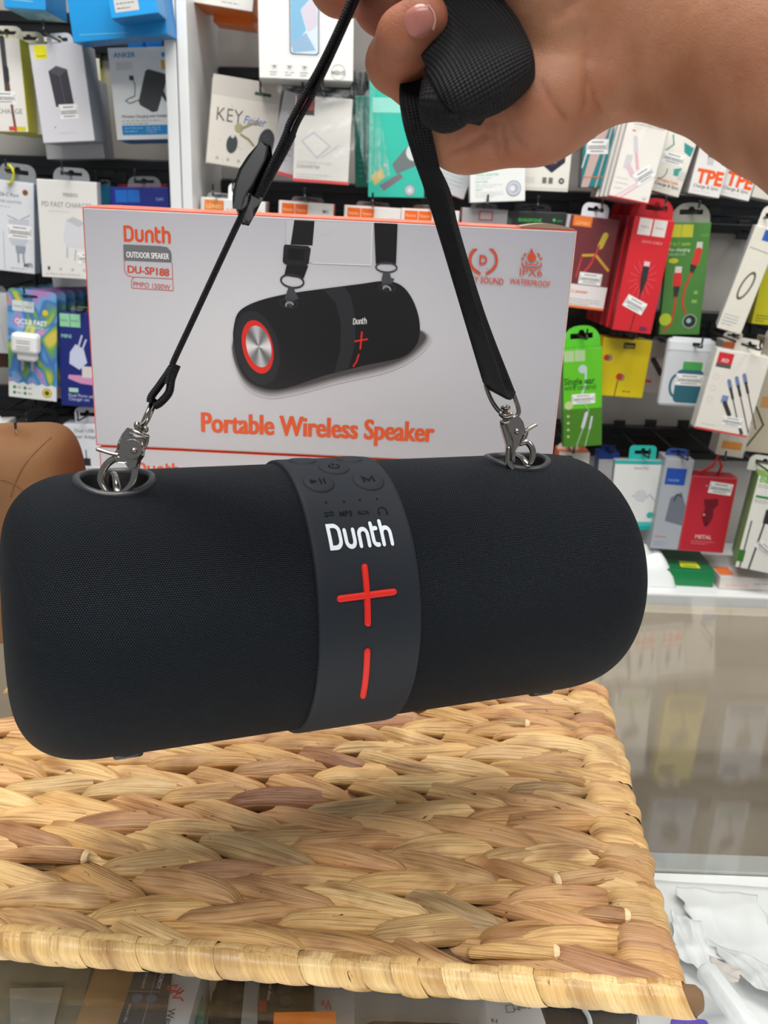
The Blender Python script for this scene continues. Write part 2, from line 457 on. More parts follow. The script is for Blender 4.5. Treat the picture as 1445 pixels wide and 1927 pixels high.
def sbox(name, x0, x1, y0, y1, z0, z1, M, bev=.001, kind=True, parent=None):
    mb = MB(); box_mesh(mb, x0, x1, y0, y1, z0, z1, bev=bev); o = mb.build(name, M, parent)
    if kind and parent is None: struct(o)
    return o
sbox('floor', -2.4, 2.4, -1.5, 2.0, -1.06, -1.0, M_floor, 0)
WB = 1.90
sbox('wall_back', -2.0, 2.0, WB, WB + .02, -1.0, 1.35, M_panel, 0)
# two uprights between the left and right shelf units
xl = [atY(305, 0, 1.62)[0], atY(329, 0, 1.62)[0], atY(350, 0, 1.62)[0]]
tag_l = sbox('trim_1', xl[0], xl[1] - .0008, 1.62, WB, -.42, 1.35, M_white, .002)
tag_r = sbox('trim_2', xl[1] + .0008, xl[2], 1.618, WB, -.42, 1.35, M_white, .002)
# base of the shelf units
sbox('trim_3', -1.6, xl[0], 1.60, WB, -.345, -.312, M_white, .003)
sbox('trim_4', xl[2], 1.6, 1.60, WB, -.345, -.312, M_white, .003)
sbox('baseboard_back', -1.6, 1.6, 1.64, WB, -1.0, -.345, M_white, 0)
def rail(xa, xb, px, py, label):
    z = atY(px, py, 1.885)[2]
    root = tag(empty('display_rail', ((xa + xb) / 2, WB, z - .035)), label, 'rail', 'black slotted rails across the shelf back')
    h = (xb - xa) / 2
    mb = MB(); box_mesh(mb, -h, h, -.014, -.0005, 0, .07, bev=.002); mb.build('bar', M_rail, root)
    mb = MB(); box_mesh(mb, -h, h, -.020, -.0145, .050, .068, bev=.001); mb.build('upper_lip', M_rail, root)
    mb = MB(); box_mesh(mb, -h, h, -.020, -.0145, .002, .018, bev=.001); mb.build('lower_lip', M_rail, root)
LX0, LX1 = -1.5, xl[0] - .002; RX0, RX1 = xl[2] + .002, 1.5
for i, (px, py) in enumerate([(240, 66), (100, 330), (100, 530), (50, 757)]):
    rail(LX0, LX1, px, py, 'black slotted rail of the left shelf unit, ' + ['highest in view behind the blue boxes', 'above the fast charger boxes', 'above the colourful charger card', 'lowest, above the black boxes'][i])
for i, (px, py) in enumerate([(600, -280), (600, -130), (700, 172), (1010, 392), (1130, 612), (1200, 832)]):
    rail(RX0, RX1, px, py, 'black slotted rail of the right shelf unit, ' + ['topmost above the picture', 'above the phone box', 'behind the hand', 'above the maroon and red cable boxes', 'above the green earphone box', 'lowest, above the red charger box'][i])

# ================================================================== GLASS DISPLAY COUNTER
M_glass = bpy.data.materials.new('counter_glass'); M_glass.use_nodes = True; n, l = nt(M_glass); MC['counter_glass'] = M_glass
n.remove(n['Principled BSDF'])
tr = N(M_glass, 'ShaderNodeBsdfTransparent'); tr.inputs[0].default_value = (.955, .96, .955, 1)
gl = N(M_glass, 'ShaderNodeBsdfGlossy'); gl.inputs['Roughness'].default_value = .035
geo = N(M_glass, 'ShaderNodeNewGeometry'); dt = N(M_glass, 'ShaderNodeVectorMath', operation='DOT_PRODUCT')
l.new(geo.outputs['Incoming'], dt.inputs[0]); l.new(geo.outputs['Normal'], dt.inputs[1])
om = mth(M_glass, 'SUBTRACT', 1.0, mth(M_glass, 'ABSOLUTE', dt.outputs['Value']))
fr = mth(M_glass, 'ADD', mth(M_glass, 'MULTIPLY', mth(M_glass, 'POWER', om, 5.0), .94), .055)
mx = N(M_glass, 'ShaderNodeMixShader'); l.new(fr, mx.inputs[0]); l.new(tr.outputs[0], mx.inputs[1]); l.new(gl.outputs[0], mx.inputs[2])
l.new(mx.outputs[0], n['Material Output'].inputs[0])
M_alu = mat('brushed_aluminium', (170, 172, 172), .35, .8)
M_beige = mat('beige_counter_board', (176, 164, 144), .6)
_tc = N(M_beige, 'ShaderNodeTexCoord')
M_beige.node_tree.links.new(ramp(M_beige, noise(M_beige, _tc.outputs['Object'], 3, 3), [(.3, (172, 160, 142)), (.7, (192, 182, 166))]), M_beige.node_tree.nodes['Principled BSDF'].inputs['Base Color'])
GY = .868
case = tag(empty('display_counter', (0, .4, -1.0)), 'glass topped display counter with beige inside, under the wicker mat', 'counter')
def cb(name, x0, x1, y0, y1, z0, z1, M, bev=.0015):
    mb = MB(); box_mesh(mb, x0, x1, y0 - .4, y1 - .4, z0 + 1, z1 + 1, bev=bev); return mb.build(name, M, case)
cb('glass_top', -1.0, 1.0, -.05, GY, -.008, -.0004, M_glass, .001)
cb('back_panel', -1.0, 1.0, GY - .022, GY - .004, -.9, -.0085, M_beige)
cb('front_panel', -1.0, 1.0, -.04, -.02, -.9, -.0085, M_beige)
cb('side_panel', -.995, -.98, -.018, GY - .023, -.9, -.0085, M_beige)
cb('side_panel', .98, .995, -.018, GY - .023, -.9, -.0085, M_beige)
cb('inner_floor', -.978, .978, -.018, GY - .024, -.33, -.31, M_beige)
cb('plinth', -.95, .95, .02, GY - .05, -1.0, -.9, M_alu)
SHZ = -.13
cb('inner_shelf', -.978, .978, -.018, .604, SHZ - .012, SHZ, M_white)
cb('shelf_trim', -.978, .978, .605, .628, SHZ - .016, SHZ + .001, mat('grey_shelf_trim', (140, 142, 138), .4), .002)

# ================================================================== THE TWO SPEAKER BOXES
M_silver = mat('silver_print', (196, 196, 200), .38, coat=.2)
_tc = N(M_silver, 'ShaderNodeTexCoord'); _g = N(M_silver, 'ShaderNodeTexGradient', gradient_type='SPHERICAL')
M_silver.node_tree.links.new(mapping(M_silver, _tc.outputs['Object'], (3.6, .1, 6.5), (.12, 0, -.62)), _g.inputs[0])
M_silver.node_tree.links.new(ramp(M_silver, _g.outputs['Fac'], [(0, (168, 168, 177)), (.45, (196, 196, 203)), (1, (226, 226, 231))]), M_silver.node_tree.nodes['Principled BSDF'].inputs['Base Color'])
ORA = (222, 84, 40); ORL = (206, 80, 52)
def speaker_box():
    k = Pkg('speaker_box', 'silver and orange speaker box, upper of the two stacked behind the speaker', 'box', (152, 389), (1083, 434), (183, 838), .7076, .138, (200, 200, 200), (232, 98, 70), (190, 40, 25), group='silver speaker boxes stacked on the counter', M=M_silver, bev=.0012)
    q = k.q
    def S_(pts, col, sm=False):
        if sm:
            L = [np.array(p, float) for p in pts]; pts = [tuple(p) for p in catmull([L[-1]] + L + [L[0], L[1]], 5)[5:-5][:-1]]
        k.poly([q(*p) for p in pts], col)
    def W(px): return px / 931.0
    # thin orange border
    for a, b in (((0, 0), (1, 0)), ((0, 0), (0, 1)), ((0, 1), (1, 1)), ((1, 0), (1, 1))): k.line([(a[0] * .998 + .001, a[1] * .996 + .002), (b[0] * .998 + .001, b[1] * .996 + .002)], .0015, (228, 90, 62) if a[0] == 0 else (235, 190, 180))
    u, v = q(232, 452); k.logo(u + .004, v, W(84), ORA, 1.06, .30)
    S_([(232, 460), (300, 463), (314, 465), (321, 472), (323, 480), (323, 494), (233, 490)], (112, 112, 116))
    u, v = q(238, 484); 
    for i in range(2): k.text('OUTDOOR SPEAKER', u + i * .0006, v, W(81), (240, 240, 240), .004, 1.75)
    k.line([q(*p) for p in [(234, 490), (234, 506), (236, 514), (241, 519), (249, 521), (325, 525), (324, 495)]], .0012, ORL)
    k.line([q(*p) for p in [(252, 522), (248, 526), (247, 532), (248, 542), (326, 547), (325, 525)]], .0012, ORL)
    u, v = q(240, 513); 
    for i in range(3): k.text('DU-SP188', u + i * .0006, v, W(79), ORL, .006, 1.05, rot=-.04)
    u, v = q(251, 539); k.text('PMPO 1500W', u, v, W(71), ORL, .0, 1.1, rot=-.04)
    u, v = q(380, 812); 
    for i in range(4): k.text('Portable Wireless Speaker', u + (i - 1.5) * .0011, v, W(470), (226, 88, 36), .010, 1.32, rot=.003)
    # clear tape panel
    S_([(541, 414), (700, 420), (698, 499), (541, 492)], (204, 204, 210))
    k.line([q(*p) for p in [(540, 414), (541, 470)]], .001, (228, 228, 230)); k.line([q(*p) for p in [(588, 495), (698, 499), (701, 422)]], .002, (232, 232, 235))
    k.ring(*q(612, 425), .018, .0015, (196, 196, 202), a0=200, a1=340)
    # printed shadow of the speaker on the picture
    for i, c in enumerate(((196, 195, 200), (184, 183, 188), (168, 166, 171), (150, 148, 152), (128, 125, 128), (104, 101, 103), (78, 75, 77))):
        d = 15 - 2.3 * i
        S_([(440 - d * .2, 640), (455, 705 + d), (500, 734 + d), (560, 727 + d), (640, 706 + d), (740, 682 + d), (784 + d, 655 + d * .3), (794 + d * .6, 625), (700, 600), (500, 600)], c, True)
    body = [(439, 640), (440, 615), (446, 592), (460, 578), (490, 565), (540, 553), (610, 543), (680, 534), (716, 529), (742, 531), (762, 543), (778, 567), (788, 597), (790, 625), (784, 648), (766, 667), (740, 677), (680, 689), (610, 707), (560, 724), (522, 733), (490, 729), (465, 714), (449, 687)]
    S_(body, (26, 26, 29), True)
    S_([(607, 544), (648, 539), (661, 560), (669, 600), (668, 650), (656, 692), (628, 703), (640, 660), (642, 610), (632, 570)], (44, 44, 48))
    k.ell(*q(484, 655), W(43), (40, 41, 46), W(73), .22)
    k.ell(*q(485, 653), W(30), (226, 46, 34), W(53), .22)
    # brushed disc: fan of greys
    c = q(487, 652); C0 = k.P(*c); k.nxt(); rx, ry = W(24) * k.w, W(41) * k.w; rr = .22
    for i in range(48):
        a, b = 2 * PI * i / 48, 2 * PI * (i + 1) / 48; g = 165 + 50 * math.cos(4 * a + .7) + 18 * math.cos(2 * a)
        P3 = [(C0[0], -.00012 - k.lift, C0[2])]
        for t in (a, b): x, y = rx * math.cos(t), ry * math.sin(t); P3.append((C0[0] + x * math.cos(rr) - y * math.sin(rr), -.00012 - k.lift, C0[2] + x * math.sin(rr) + y * math.cos(rr)))
        k.ink.add(P3, [(0, 1, 2)], 0, (g, g, g + 3))
    # printed straps, buckle, rings and clips
    S_([(554, 414), (592, 416), (588, 462), (547, 460)], (24, 24, 27))
    S_([(540, 496), (580, 500), (571, 524), (535, 518)], (24, 24, 27))
    pts = [(536, 460), (580, 463), (585, 468), (581, 495), (576, 500), (536, 497), (532, 492), (534, 464)]; S_(pts, (34, 34, 38))
    S_([(543, 467), (574, 469), (571, 490), (541, 488)], (16, 16, 19))
    k.ring(*q(550, 529), W(22), .0035, (46, 46, 50), W(12), -.1)
    S_([(543, 540), (552, 540), (557, 552), (562, 562), (553, 565), (548, 580), (540, 572), (536, 560)], (70, 70, 76))
    k.ring(*q(543, 571), W(17), .002, (52, 53, 60), W(8), -.1); k.ring(*q(545, 574), W(7), .0035, (150, 150, 156), W(5), 0, 20, 200)
    S_([(704, 419), (748, 421), (745, 497), (707, 496)], (22, 22, 25))
    k.ring(*q(727, 503), W(20), .003, (60, 60, 64), W(9), 0)
    S_([(721, 512), (733, 513), (736, 523), (742, 524), (738, 533), (730, 535), (727, 545), (719, 540), (718, 525)], (74, 74, 80))
    k.ring(*q(728, 541), W(16), .002, (52, 53, 60), W(7), 0); k.ring(*q(728, 544), W(7), .0035, (150, 150, 156), W(5), -.4, 20, 200)
    # small word mark, plus and minus on the picture
    st, L = logo_strokes(); u, v = q(665, 610); kk = W(25) * k.w / L; c = k.P(u, v)
    for ln in st: k._stroke([(c[0] + p[0] * kk, c[2] + p[1] * kk * 1.5 + p[0] * kk * .10) for p in ln], .27 * kk, (238, 238, 238))
    k.line([q(668, 642), q(691, 638)], .0036, (222, 44, 40)); k.line([q(681, 625), q(678, 656)], .0036, (222, 44, 40)); k.line([q(675, 667), q(671, 680), q(665, 689)], .0032, (222, 44, 40))
    # laurel with a letter
    cx, cy = 909, 489
    for sd in (-1, 1):
        k.line([q(cx + sd * 24 * math.sin(a), cy - 24 * math.cos(a)) for a in [math.radians(d) for d in range(35, 172, 9)]], .0012, ORL)
        for d in range(40, 172, 12):
            a = math.radians(d); k.ell(*q(cx + sd * 25 * math.sin(a), cy - 25 * math.cos(a)), .0058, ORL, .0021, sd * (-(math.radians(d)) + .5) + (0 if sd > 0 else 0))
    u, v = q(901, 497); k.text('D', u, v, W(15), ORL, .03, 1.1)
    for i in range(3): k.ell(*q(902 + i * 7, 505), .001, ORL)
    u, v = q(852, 527); k.text('LUXURY SOUND', u, v, W(97), ORL, .012, 1.25, rot=-.04)
    # water drop and ripples
    k.poly([q(*p) for p in [(1000, 466), (1003, 474), (1008, 482), (1008, 487), (1005, 491), (1000, 493), (995, 491), (992, 487), (992, 482), (997, 474)]], ORL)
    k.ring(*q(1000, 494), W(12), .0022, ORL, W(4), 0, 150, 390); k.ring(*q(1000, 497), W(18.5), .0026, ORL, W(7), 0, 160, 380)
    for dx, dy, a in ((-13, -3, .8), (-17, 4, .3), (13, -3, -.8), (17, 4, -.3)): k.ell(*q(1000 + dx, 482 + dy), .0038, ORL, .0018, a)
    u, v = q(977, 518); k.text('IPX6', u, v, W(43), ORL, .0, .85)
    u, v = q(958, 533); k.text('WATERPROOF', u, v, W(78), ORL, .01, 1.2, rot=-.04)
    # bulged lid flap
    mb = MB(); nx, ny = 14, 6; hw = k.w / 2
    g = [[(-hw + 2 * hw * i / nx, .002 + (k.th - .004) * j / ny, k.h + .0002 + .0012 * math.sin(PI * min(1, j / ny * 1.0)) ** .6 * (1.05 - .75 * i / nx)) for j in range(ny + 1)] for i in range(nx + 1)]
    vs = [p for r in g for p in r]; fs = [(i * (ny + 1) + j, (i + 1) * (ny + 1) + j, (i + 1) * (ny + 1) + j + 1, i * (ny + 1) + j + 1) for i in range(nx) for j in range(ny)]
    mb.add(vs, fs); mb.build('lid', card((238, 112, 84)), k.root, True)
    mb = MB(); a = [(hw - .042 + .04 * i / 8, k.h + .0012 + .0028 * math.sin(PI * i / 8)) for i in range(9)]
    plate(mb, a + [(hw - .002, k.h + .0003), (hw - .042, k.h + .0003)], .001, .03); mb.build('corner_flap', card((150, 128, 108)), k.root)
    k.done(); return k
SB = speaker_box()
r2 = SB.root.copy(); COL.objects.link(r2); r2.location = SB.root.location + Vector((0, 0, -SB.h - .0015))
r2['label'] = 'silver and orange speaker box, lower one, mostly hidden behind the speaker'
for ch in SB.root.children:
    if ch.name.startswith(('lid', 'corner')): continue
    c = ch.copy(); COL.objects.link(c); c.parent = r2
# stand the pair on the glass
dz = -(r2.location.z - .0003)
r2.location.z = .0004; r2.scale = (1, 1, (SB.root.location.z - .0014) / SB.h)

# ================================================================== THE SPEAKER
SC = np.array([-0.02268, .43692, .18288]); YAW, TILT, R_, RC, EX, LEN = .38424, -.03161, .06756, .04758, 3.04, .325
ax = np.array([math.cos(YAW) * math.cos(TILT), math.sin(YAW) * math.cos(TILT), math.sin(TILT)])
n1 = unit(np.cross(ax, [0, 0, 1])); up_ = np.cross(n1, ax)
def spt(u, th, dr=0.): return SC + ax * u + (up_ * math.cos(th) + n1 * math.sin(th)) * (R_ + dr)
def cyl(px, py, dr=0.):
    d = ray(px, py); o = CAM - SC; dp = d - ax * (d @ ax); op = o - ax * (o @ ax)
    A = dp @ dp; B = 2 * dp @ op; D = B * B - 4 * A * (op @ op - (R_ + dr) ** 2)
    t = (-B - math.sqrt(max(D, 0))) / 2 / A; p = o + d * t
    return p @ ax, math.atan2(p @ n1, p @ up_)
M_fabric = mat('speaker_fabric', (30, 31, 34), .58, spec=.13)
M_fabric.node_tree.nodes['Principled BSDF'].inputs['Specular Tint'].default_value = (.6, .78, 1, 1)
_uv = N(M_fabric, 'ShaderNodeUVMap', uv_map='uv'); _s = N(M_fabric, 'ShaderNodeSeparateXYZ'); M_fabric.node_tree.links.new(_uv.outputs[0], _s.inputs[0])
a = mth(M_fabric, 'MULTIPLY', _s.outputs[0], 1 / .00112); b = mth(M_fabric, 'MULTIPLY', _s.outputs[1], 1 / .00092)
row = mth(M_fabric, 'MODULO', mth(M_fabric, 'FLOOR', b), 2.0)
fx = mth(M_fabric, 'SUBTRACT', mth(M_fabric, 'FRACT', mth(M_fabric, 'ADD', a, mth(M_fabric, 'MULTIPLY', row, .5))), .5)
fy = mth(M_fabric, 'SUBTRACT', mth(M_fabric, 'FRACT', b), .5)
d = mth(M_fabric, 'SQRT', mth(M_fabric, 'ADD', mth(M_fabric, 'MULTIPLY', fx, fx), mth(M_fabric, 'MULTIPLY', fy, fy)))
M_fabric.node_tree.links.new(ramp(M_fabric, d, [(0, (64, 66, 70)), (.26, (26, 27, 30)), (.50, (1, 1, 2))]), M_fabric.node_tree.nodes['Principled BSDF'].inputs['Base Color'])
bump(M_fabric, mth(M_fabric, 'SUBTRACT', 1.0, d), .0009, .8)
M_rubber = mat('band_rubber', (33, 37, 43), .6, spec=.16)
M_red = mat('red_rubber', (208, 34, 24), .5, spec=.3)
M_wprint = mat('white_lettering', (214, 222, 228), .45)
M_dkplastic = mat('dark_plastic', (38, 40, 44), .35)
M_black = mat('recess_black', (12, 12, 14), .5)
M_etch = mat('etched_dark', (8, 9, 11), .5, spec=.1)
spk = tag(empty('bluetooth_speaker', SC), 'large black cylindrical portable speaker held in the air by its strap', 'speaker')
HOLES = [(-.1117, math.radians(3.2)), (.1005, math.radians(-1.5))]
HR = .0152
# body
na, nr = 230, 300
sv = np.linspace(0, PI / 2, 40)
prof = [(-LEN / 2, .0)] + [(-(LEN / 2 - RC) - RC * math.cos(t) ** (2 / EX), R_ - RC + RC * math.sin(t) ** (2 / EX)) for t in sv]
prof += [(x, R_) for x in np.linspace(-(LEN / 2 - RC), LEN / 2 - RC, 150)[1:-1]]
prof += [((LEN / 2 - RC) + RC * math.cos(t) ** (2 / EX), R_ - RC + RC * math.sin(t) ** (2 / EX)) for t in sv[::-1]] + [(LEN / 2, 0.)]
mb = MB(); vs, uv, fs = [], [], []; arc = 0
for i, (x, rr) in enumerate(prof):
    if i: arc += math.hypot(x - prof[i - 1][0], rr - prof[i - 1][1])
    for j in range(nr + 1):
        t = 2 * PI * j / nr; vs.append(SC + ax * x + (up_ * math.cos(t) + n1 * math.sin(t)) * rr); uv.append((arc, t * R_))
for i in range(len(prof) - 1):
    for j in range(nr):
        x = (prof[i][0] + prof[i + 1][0]) / 2; t = 2 * PI * (j + .5) / nr
        t = t if t < PI else t - 2 * PI
        if any((x - hu) ** 2 + (R_ * (t - ht)) ** 2 < (HR + .0006) ** 2 for hu, ht in HOLES): continue
        a = i * (nr + 1) + j; fs.append((a, a + 1, a + nr + 2, a + nr + 1))
mb.add(vs, fs); mb.build('fabric_body', M_fabric, spk, True, uv=uv, off=SC)
# rings, cups and pins of the two strap recesses
for hu, ht in HOLES:
    def H(a, rad, dr): return spt(hu + rad * math.cos(a), ht + rad * math.sin(a) / R_, dr)
    mb = MB(); n = 48
    pr = [(HR - .0003, -.001), (HR - .0002, .0008), (HR + .0006, .0014), (HR + .0022, .0013), (HR + .0030, .0007), (HR + .0033, -.0006)]
    vs = [H(2 * PI * j / n, a, b) for a, b in pr for j in range(n)]
    mb.add(vs, [(i * n + j, (i + 1) * n + j, (i + 1) * n + (j + 1) % n, i * n + (j + 1) % n) for i in range(len(pr) - 1) for j in range(n)])
    rg = mb.build('recess_ring', M_dkplastic, spk, True, off=SC)
    mb = MB(); pr = [(HR, .0), (HR - .0006, -.004), (HR - .0012, -.013), (HR - .004, -.0155), (.0001, -.016)]
    vs = [H(2 * PI * j / n, a, b) for a, b in pr for j in range(n)]
    mb.add(vs, [(i * n + j, (i + 1) * n + j, (i + 1) * n + (j + 1) % n, i * n + (j + 1) % n) for i in range(len(pr) - 1) for j in range(n)])
    mb.build('recess_cup', M_black, spk, True, off=SC)
    mb = MB(); tube(mb, [H(PI / 2, HR - .001, -.006), H(PI / 2, HR * .75, -.0015), H(PI / 2, HR * .4, .0008), H(PI / 2, .0, .0012), H(-PI / 2, HR * .5, -.001), H(-PI / 2, HR - .001, -.006)], [.0016, .0021, .0018, .0015, .0019, .0016], 12, 5)
    M_gun = mat('gunmetal', (156, 150, 143), .2, 1.)
    mb.build('loop_pin', M_gun, spk, True, off=SC)
# band
B0, B1 = -.0322, .0172
pr = [(B0, -.0005), (B0, .0013), (B0 + .0005, .0019)] + [(B0 + .002 + (B1 - B0 - .004) * i / 12, .0021) for i in range(13)] + [(B1 - .0005, .0019), (B1, .0013), (B1, -.0005)]
mb = MB(); n = 160
def bandlift(u, t):
    h = 0
    for bu, bt, br in BUT:
        q2 = ((u - bu) ** 2 + (R_ * (t - bt)) ** 2) / br ** 2
        if q2 < 1.4: h = max(h, .0007 * max(0, min(1, (1.15 - q2) * 4)))
    return h
def sp(px, py): return cyl(px, py, .0021)
BUT = [(*sp(600, 908), .0075), (*sp(693, 904), .0078), (*sp(628, 880), .0075)]
BUT.append((BUT[0][0], BUT[2][1] - (BUT[0][1] - BUT[2][1]), .007)); BUT.append((BUT[1][0], BUT[3][1], .007))
vs = [spt(u, 2 * PI * j / n if j <= n // 2 else 2 * PI * j / n - 2 * PI, dr) for u, dr in pr for j in range(n)]
mb.add(vs, [(i * n + j, i * n + (j + 1) % n, (i + 1) * n + (j + 1) % n, (i + 1) * n + j) for i in range(len(pr) - 1) for j in range(n)])
band = mb.build('rubber_band', M_rubber, spk, True, off=SC)
# raised round buttons
for bu, bt, br in BUT:
    mb = MB(); n = 28; pr2 = [(1.05, .0018), (1.0, .0024), (.93, .0028), (.6, .0029), (.001, .0029)]
    vs = [spt(bu + br * a * math.cos(2 * PI * j / n), bt + br * a * math.sin(2 * PI * j / n) / R_, dr) for a, dr in pr2 for j in range(n)]
    mb.add(vs, [(i * n + j, (i + 1) * n + j, (i + 1) * n + (j + 1) % n, i * n + (j + 1) % n) for i in range(len(pr2) - 1) for j in range(n)])
    mb.build('round_button', M_rubber, spk, True, off=SC)
def on_band(mb, geo, u0, t0, k, hs=1., dr=.0025):
    vs, fs = geo[0], geo[1]; mb.add([spt(u0 + x * k, t0 - y * k * hs / R_, dr) for x, y in vs], fs)
mb = MB(); st, L = logo_strokes(); u0, t0 = sp(624, 1032); u1, _ = sp(738, 1024); k = (u1 - u0) / L
for ln in st:
    ln2 = []
    for a, b in zip(ln[:-1], ln[1:]): ln2 += [a, ((a[0] + b[0]) / 2, (a[1] + b[1]) / 2)]
    on_band(mb, stroke_geo(ln2 + [ln[-1]], .27), u0, t0, k, 1.30)
mb.build('white_wordmark', M_wprint, spk, off=SC)
def raised_bar(mb, u0, t0, u1, t1, w):
    """rounded raised bar on the band"""
    n = 22; k = 6; vs = []; l = math.hypot(u1 - u0, (t1 - t0) * R_); dx, dy = (u1 - u0) / l, (t1 - t0) * R_ / l
    for i in range(n + 1):
        s_ = (i / n); s_ = .5 - .5 * math.cos(PI * s_); s2 = -w + (l + 2 * w) * s_
        e = 0 if 0 <= s2 <= l else (-s2 if s2 < 0 else s2 - l); hw = math.sqrt(max(w * w - e * e, 1e-12))
        for j in range(k + 1):
            c = -1 + 2 * j / k; dr = .0018 + .0016 * (1 - abs(c) ** 5) * min(1, hw / w * 1.6)
            vs.append(spt(u0 + dx * s2 - dy * c * hw, t0 + (dy * s2 + dx * c * hw) / R_, dr))
    mb.add(vs, [(i * (k + 1) + j, (i + 1) * (k + 1) + j, (i + 1) * (k + 1) + j + 1, i * (k + 1) + j + 1) for i in range(n) for j in range(k)])
mb = MB(); w_ = .00165
a, b = sp(686, 1068), sp(692, 1172); raised_bar(mb, a[0], a[1], b[0], b[1], w_)
a, b = sp(640, 1127), sp(740, 1114); raised_bar(mb, a[0], a[1], b[0], b[1], w_)
mb.build('plus_button', M_red, spk, True, off=SC)
mb = MB(); a, b = sp(691, 1226), sp(683, 1308); raised_bar(mb, a[0], a[1], b[0], b[1], w_); mb.build('minus_button', M_red, spk, True, off=SC)
# engraved icons
mb = MB()
def ic(u, t, pts, wd=.0007, dr=.0032): on_band(mb, stroke_geo(pts, wd), u, t, 1, 1, dr)
u, t = BUT[0][:2]
on_band(mb, ([(-.0045, -.0016), (-.0045, .0016), (-.0008, 0)], [(0, 2, 1)]), u, t, 1, 1, .0032); ic(u, t, [(.0006, -.0016), (.0006, .0018)], .0008); ic(u, t, [(.0026, -.0016), (.0026, .0018)], .0008)
u, t = BUT[1][:2]; ic(u, t, [(-.0028, -.0018), (-.0028, .0020), (-.0002, -.0012), (.0024, .0020), (.0024, -.0018)], .0009)
u, t = BUT[2][:2]; ic(u, t, arcp(0, 0, .0026, .0026, 130, 410, 16), .0007); ic(u, t, [(0, .0006), (0, .0034)], .0008)
for px, py in ((613, 946), (647, 944), (677, 941), (709, 939)):
    u, t = sp(px, py); on_band(mb, stroke_geo([(0, 0)], .0011), u, t, 1, 1, .0024)
u, t = sp(619, 968); ic(u, t, [(-.0022, .0008), (.0022, .0008), (.0012, .0017)], .0004, .0024); ic(u, t, [(.0022, -.0006), (-.0022, -.0006), (-.0012, -.0015)], .0004, .0024)
for body, px, py, wd in (('MP3', 640, 972, .0060), ('AUX', 673, 969, .0060)):
    u, t = sp(px, py); g = text_geo(body, .01); on_band(mb, g, u, t, wd, 1.1, .0024)
u, t = sp(719, 961); ic(u, t, arcp(0, -.0004, .0021, .0022, -20, 200, 12), .0005, .0024); ic(u, t, [(-.002, -.0008), (-.002, -.0020)], .0009, .0024); ic(u, t, [(.002, -.0008), (.002, -.0020)], .0009, .0024)
mb.build('engraved_icons', M_etch, spk, off=SC)
# rubber feet and end discs
for fu in (-.112, .112):
    for ft in (math.radians(152), math.radians(208)):
        mb = MB(); n = 20; pr2 = [(.0070, -.002), (.0070, .0008), (.0062, .0016), (.0001, .0018)]
        vs = [spt(fu + a * math.cos(2 * PI * j / n), ft + a * math.sin(2 * PI * j / n) / R_, dr) for a, dr in pr2 for j in range(n)]
        mb.add(vs, [(i * n + j, (i + 1) * n + j, (i + 1) * n + (j + 1) % n, i * n + (j + 1) % n) for i in range(len(pr2) - 1) for j in range(n)])
        mb.build('rubber_foot', M_dkplastic, spk, True, off=SC)
for sg in (-1, 1):
    for nm, r0_, r1_, off, M in (('red_end_ring', .0165, .0200, .0001, M_red), ('end_disc', .0002, .0162, .0001, mat('spun_aluminium', (190, 192, 196), .28, .9))):
        mb = MB(); n = 48; vs = [SC + ax * sg * (LEN / 2 + off) + (up_ * math.cos(2 * PI * j / n) + n1 * math.sin(2 * PI * j / n)) * a for a in (r0_, r1_) for j in range(n)]
        vs += [SC + ax * sg * (LEN / 2 - .001) + (up_ * math.cos(2 * PI * j / n) + n1 * math.sin(2 * PI * j / n)) * r1_ for j in range(n)]
        mb.add(vs, [(i * n + j, (i + 1) * n + j, (i + 1) * n + (j + 1) % n, i * n + (j + 1) % n) for i in range(2) for j in range(n)]); mb.build(nm, M, spk, off=SC)

# ================================================================== SHOULDER STRAP WITH ITS CLASPS
M_web = mat('black_webbing', (24, 24, 28), .7, spec=.25)
_uv = N(M_web, 'ShaderNodeUVMap', uv_map='uv'); _s = N(M_web, 'ShaderNodeSeparateXYZ'); M_web.node_tree.links.new(_uv.outputs[0], _s.inputs[0])
wa = mth(M_web, 'SINE', mth(M_web, 'MULTIPLY', _s.outputs[0], 2 * PI / .0011)); wb = mth(M_web, 'SINE', mth(M_web, 'MULTIPLY', _s.outputs[1], 2 * PI / .0016))
wh = mth(M_web, 'ADD', mth(M_web, 'MULTIPLY', wa, .42), mth(M_web, 'MULTIPLY', wb, .58))
M_web.node_tree.links.new(ramp(M_web, mth(M_web, 'ADD', mth(M_web, 'MULTIPLY', wh, .5), .5), [(0, (6, 6, 8)), (1, (20, 20, 24))]), M_web.node_tree.nodes['Principled BSDF'].inputs['Base Color'])
bump(M_web, wh, .0004, .7)
def D3(p): return atD(p[0], p[1], p[2])
HC = np.array(D3((870, 100, .34)))
strap = tag(empty('shoulder_strap', HC), 'black woven shoulder strap bunched in the hand and clipped to the speaker', 'strap')
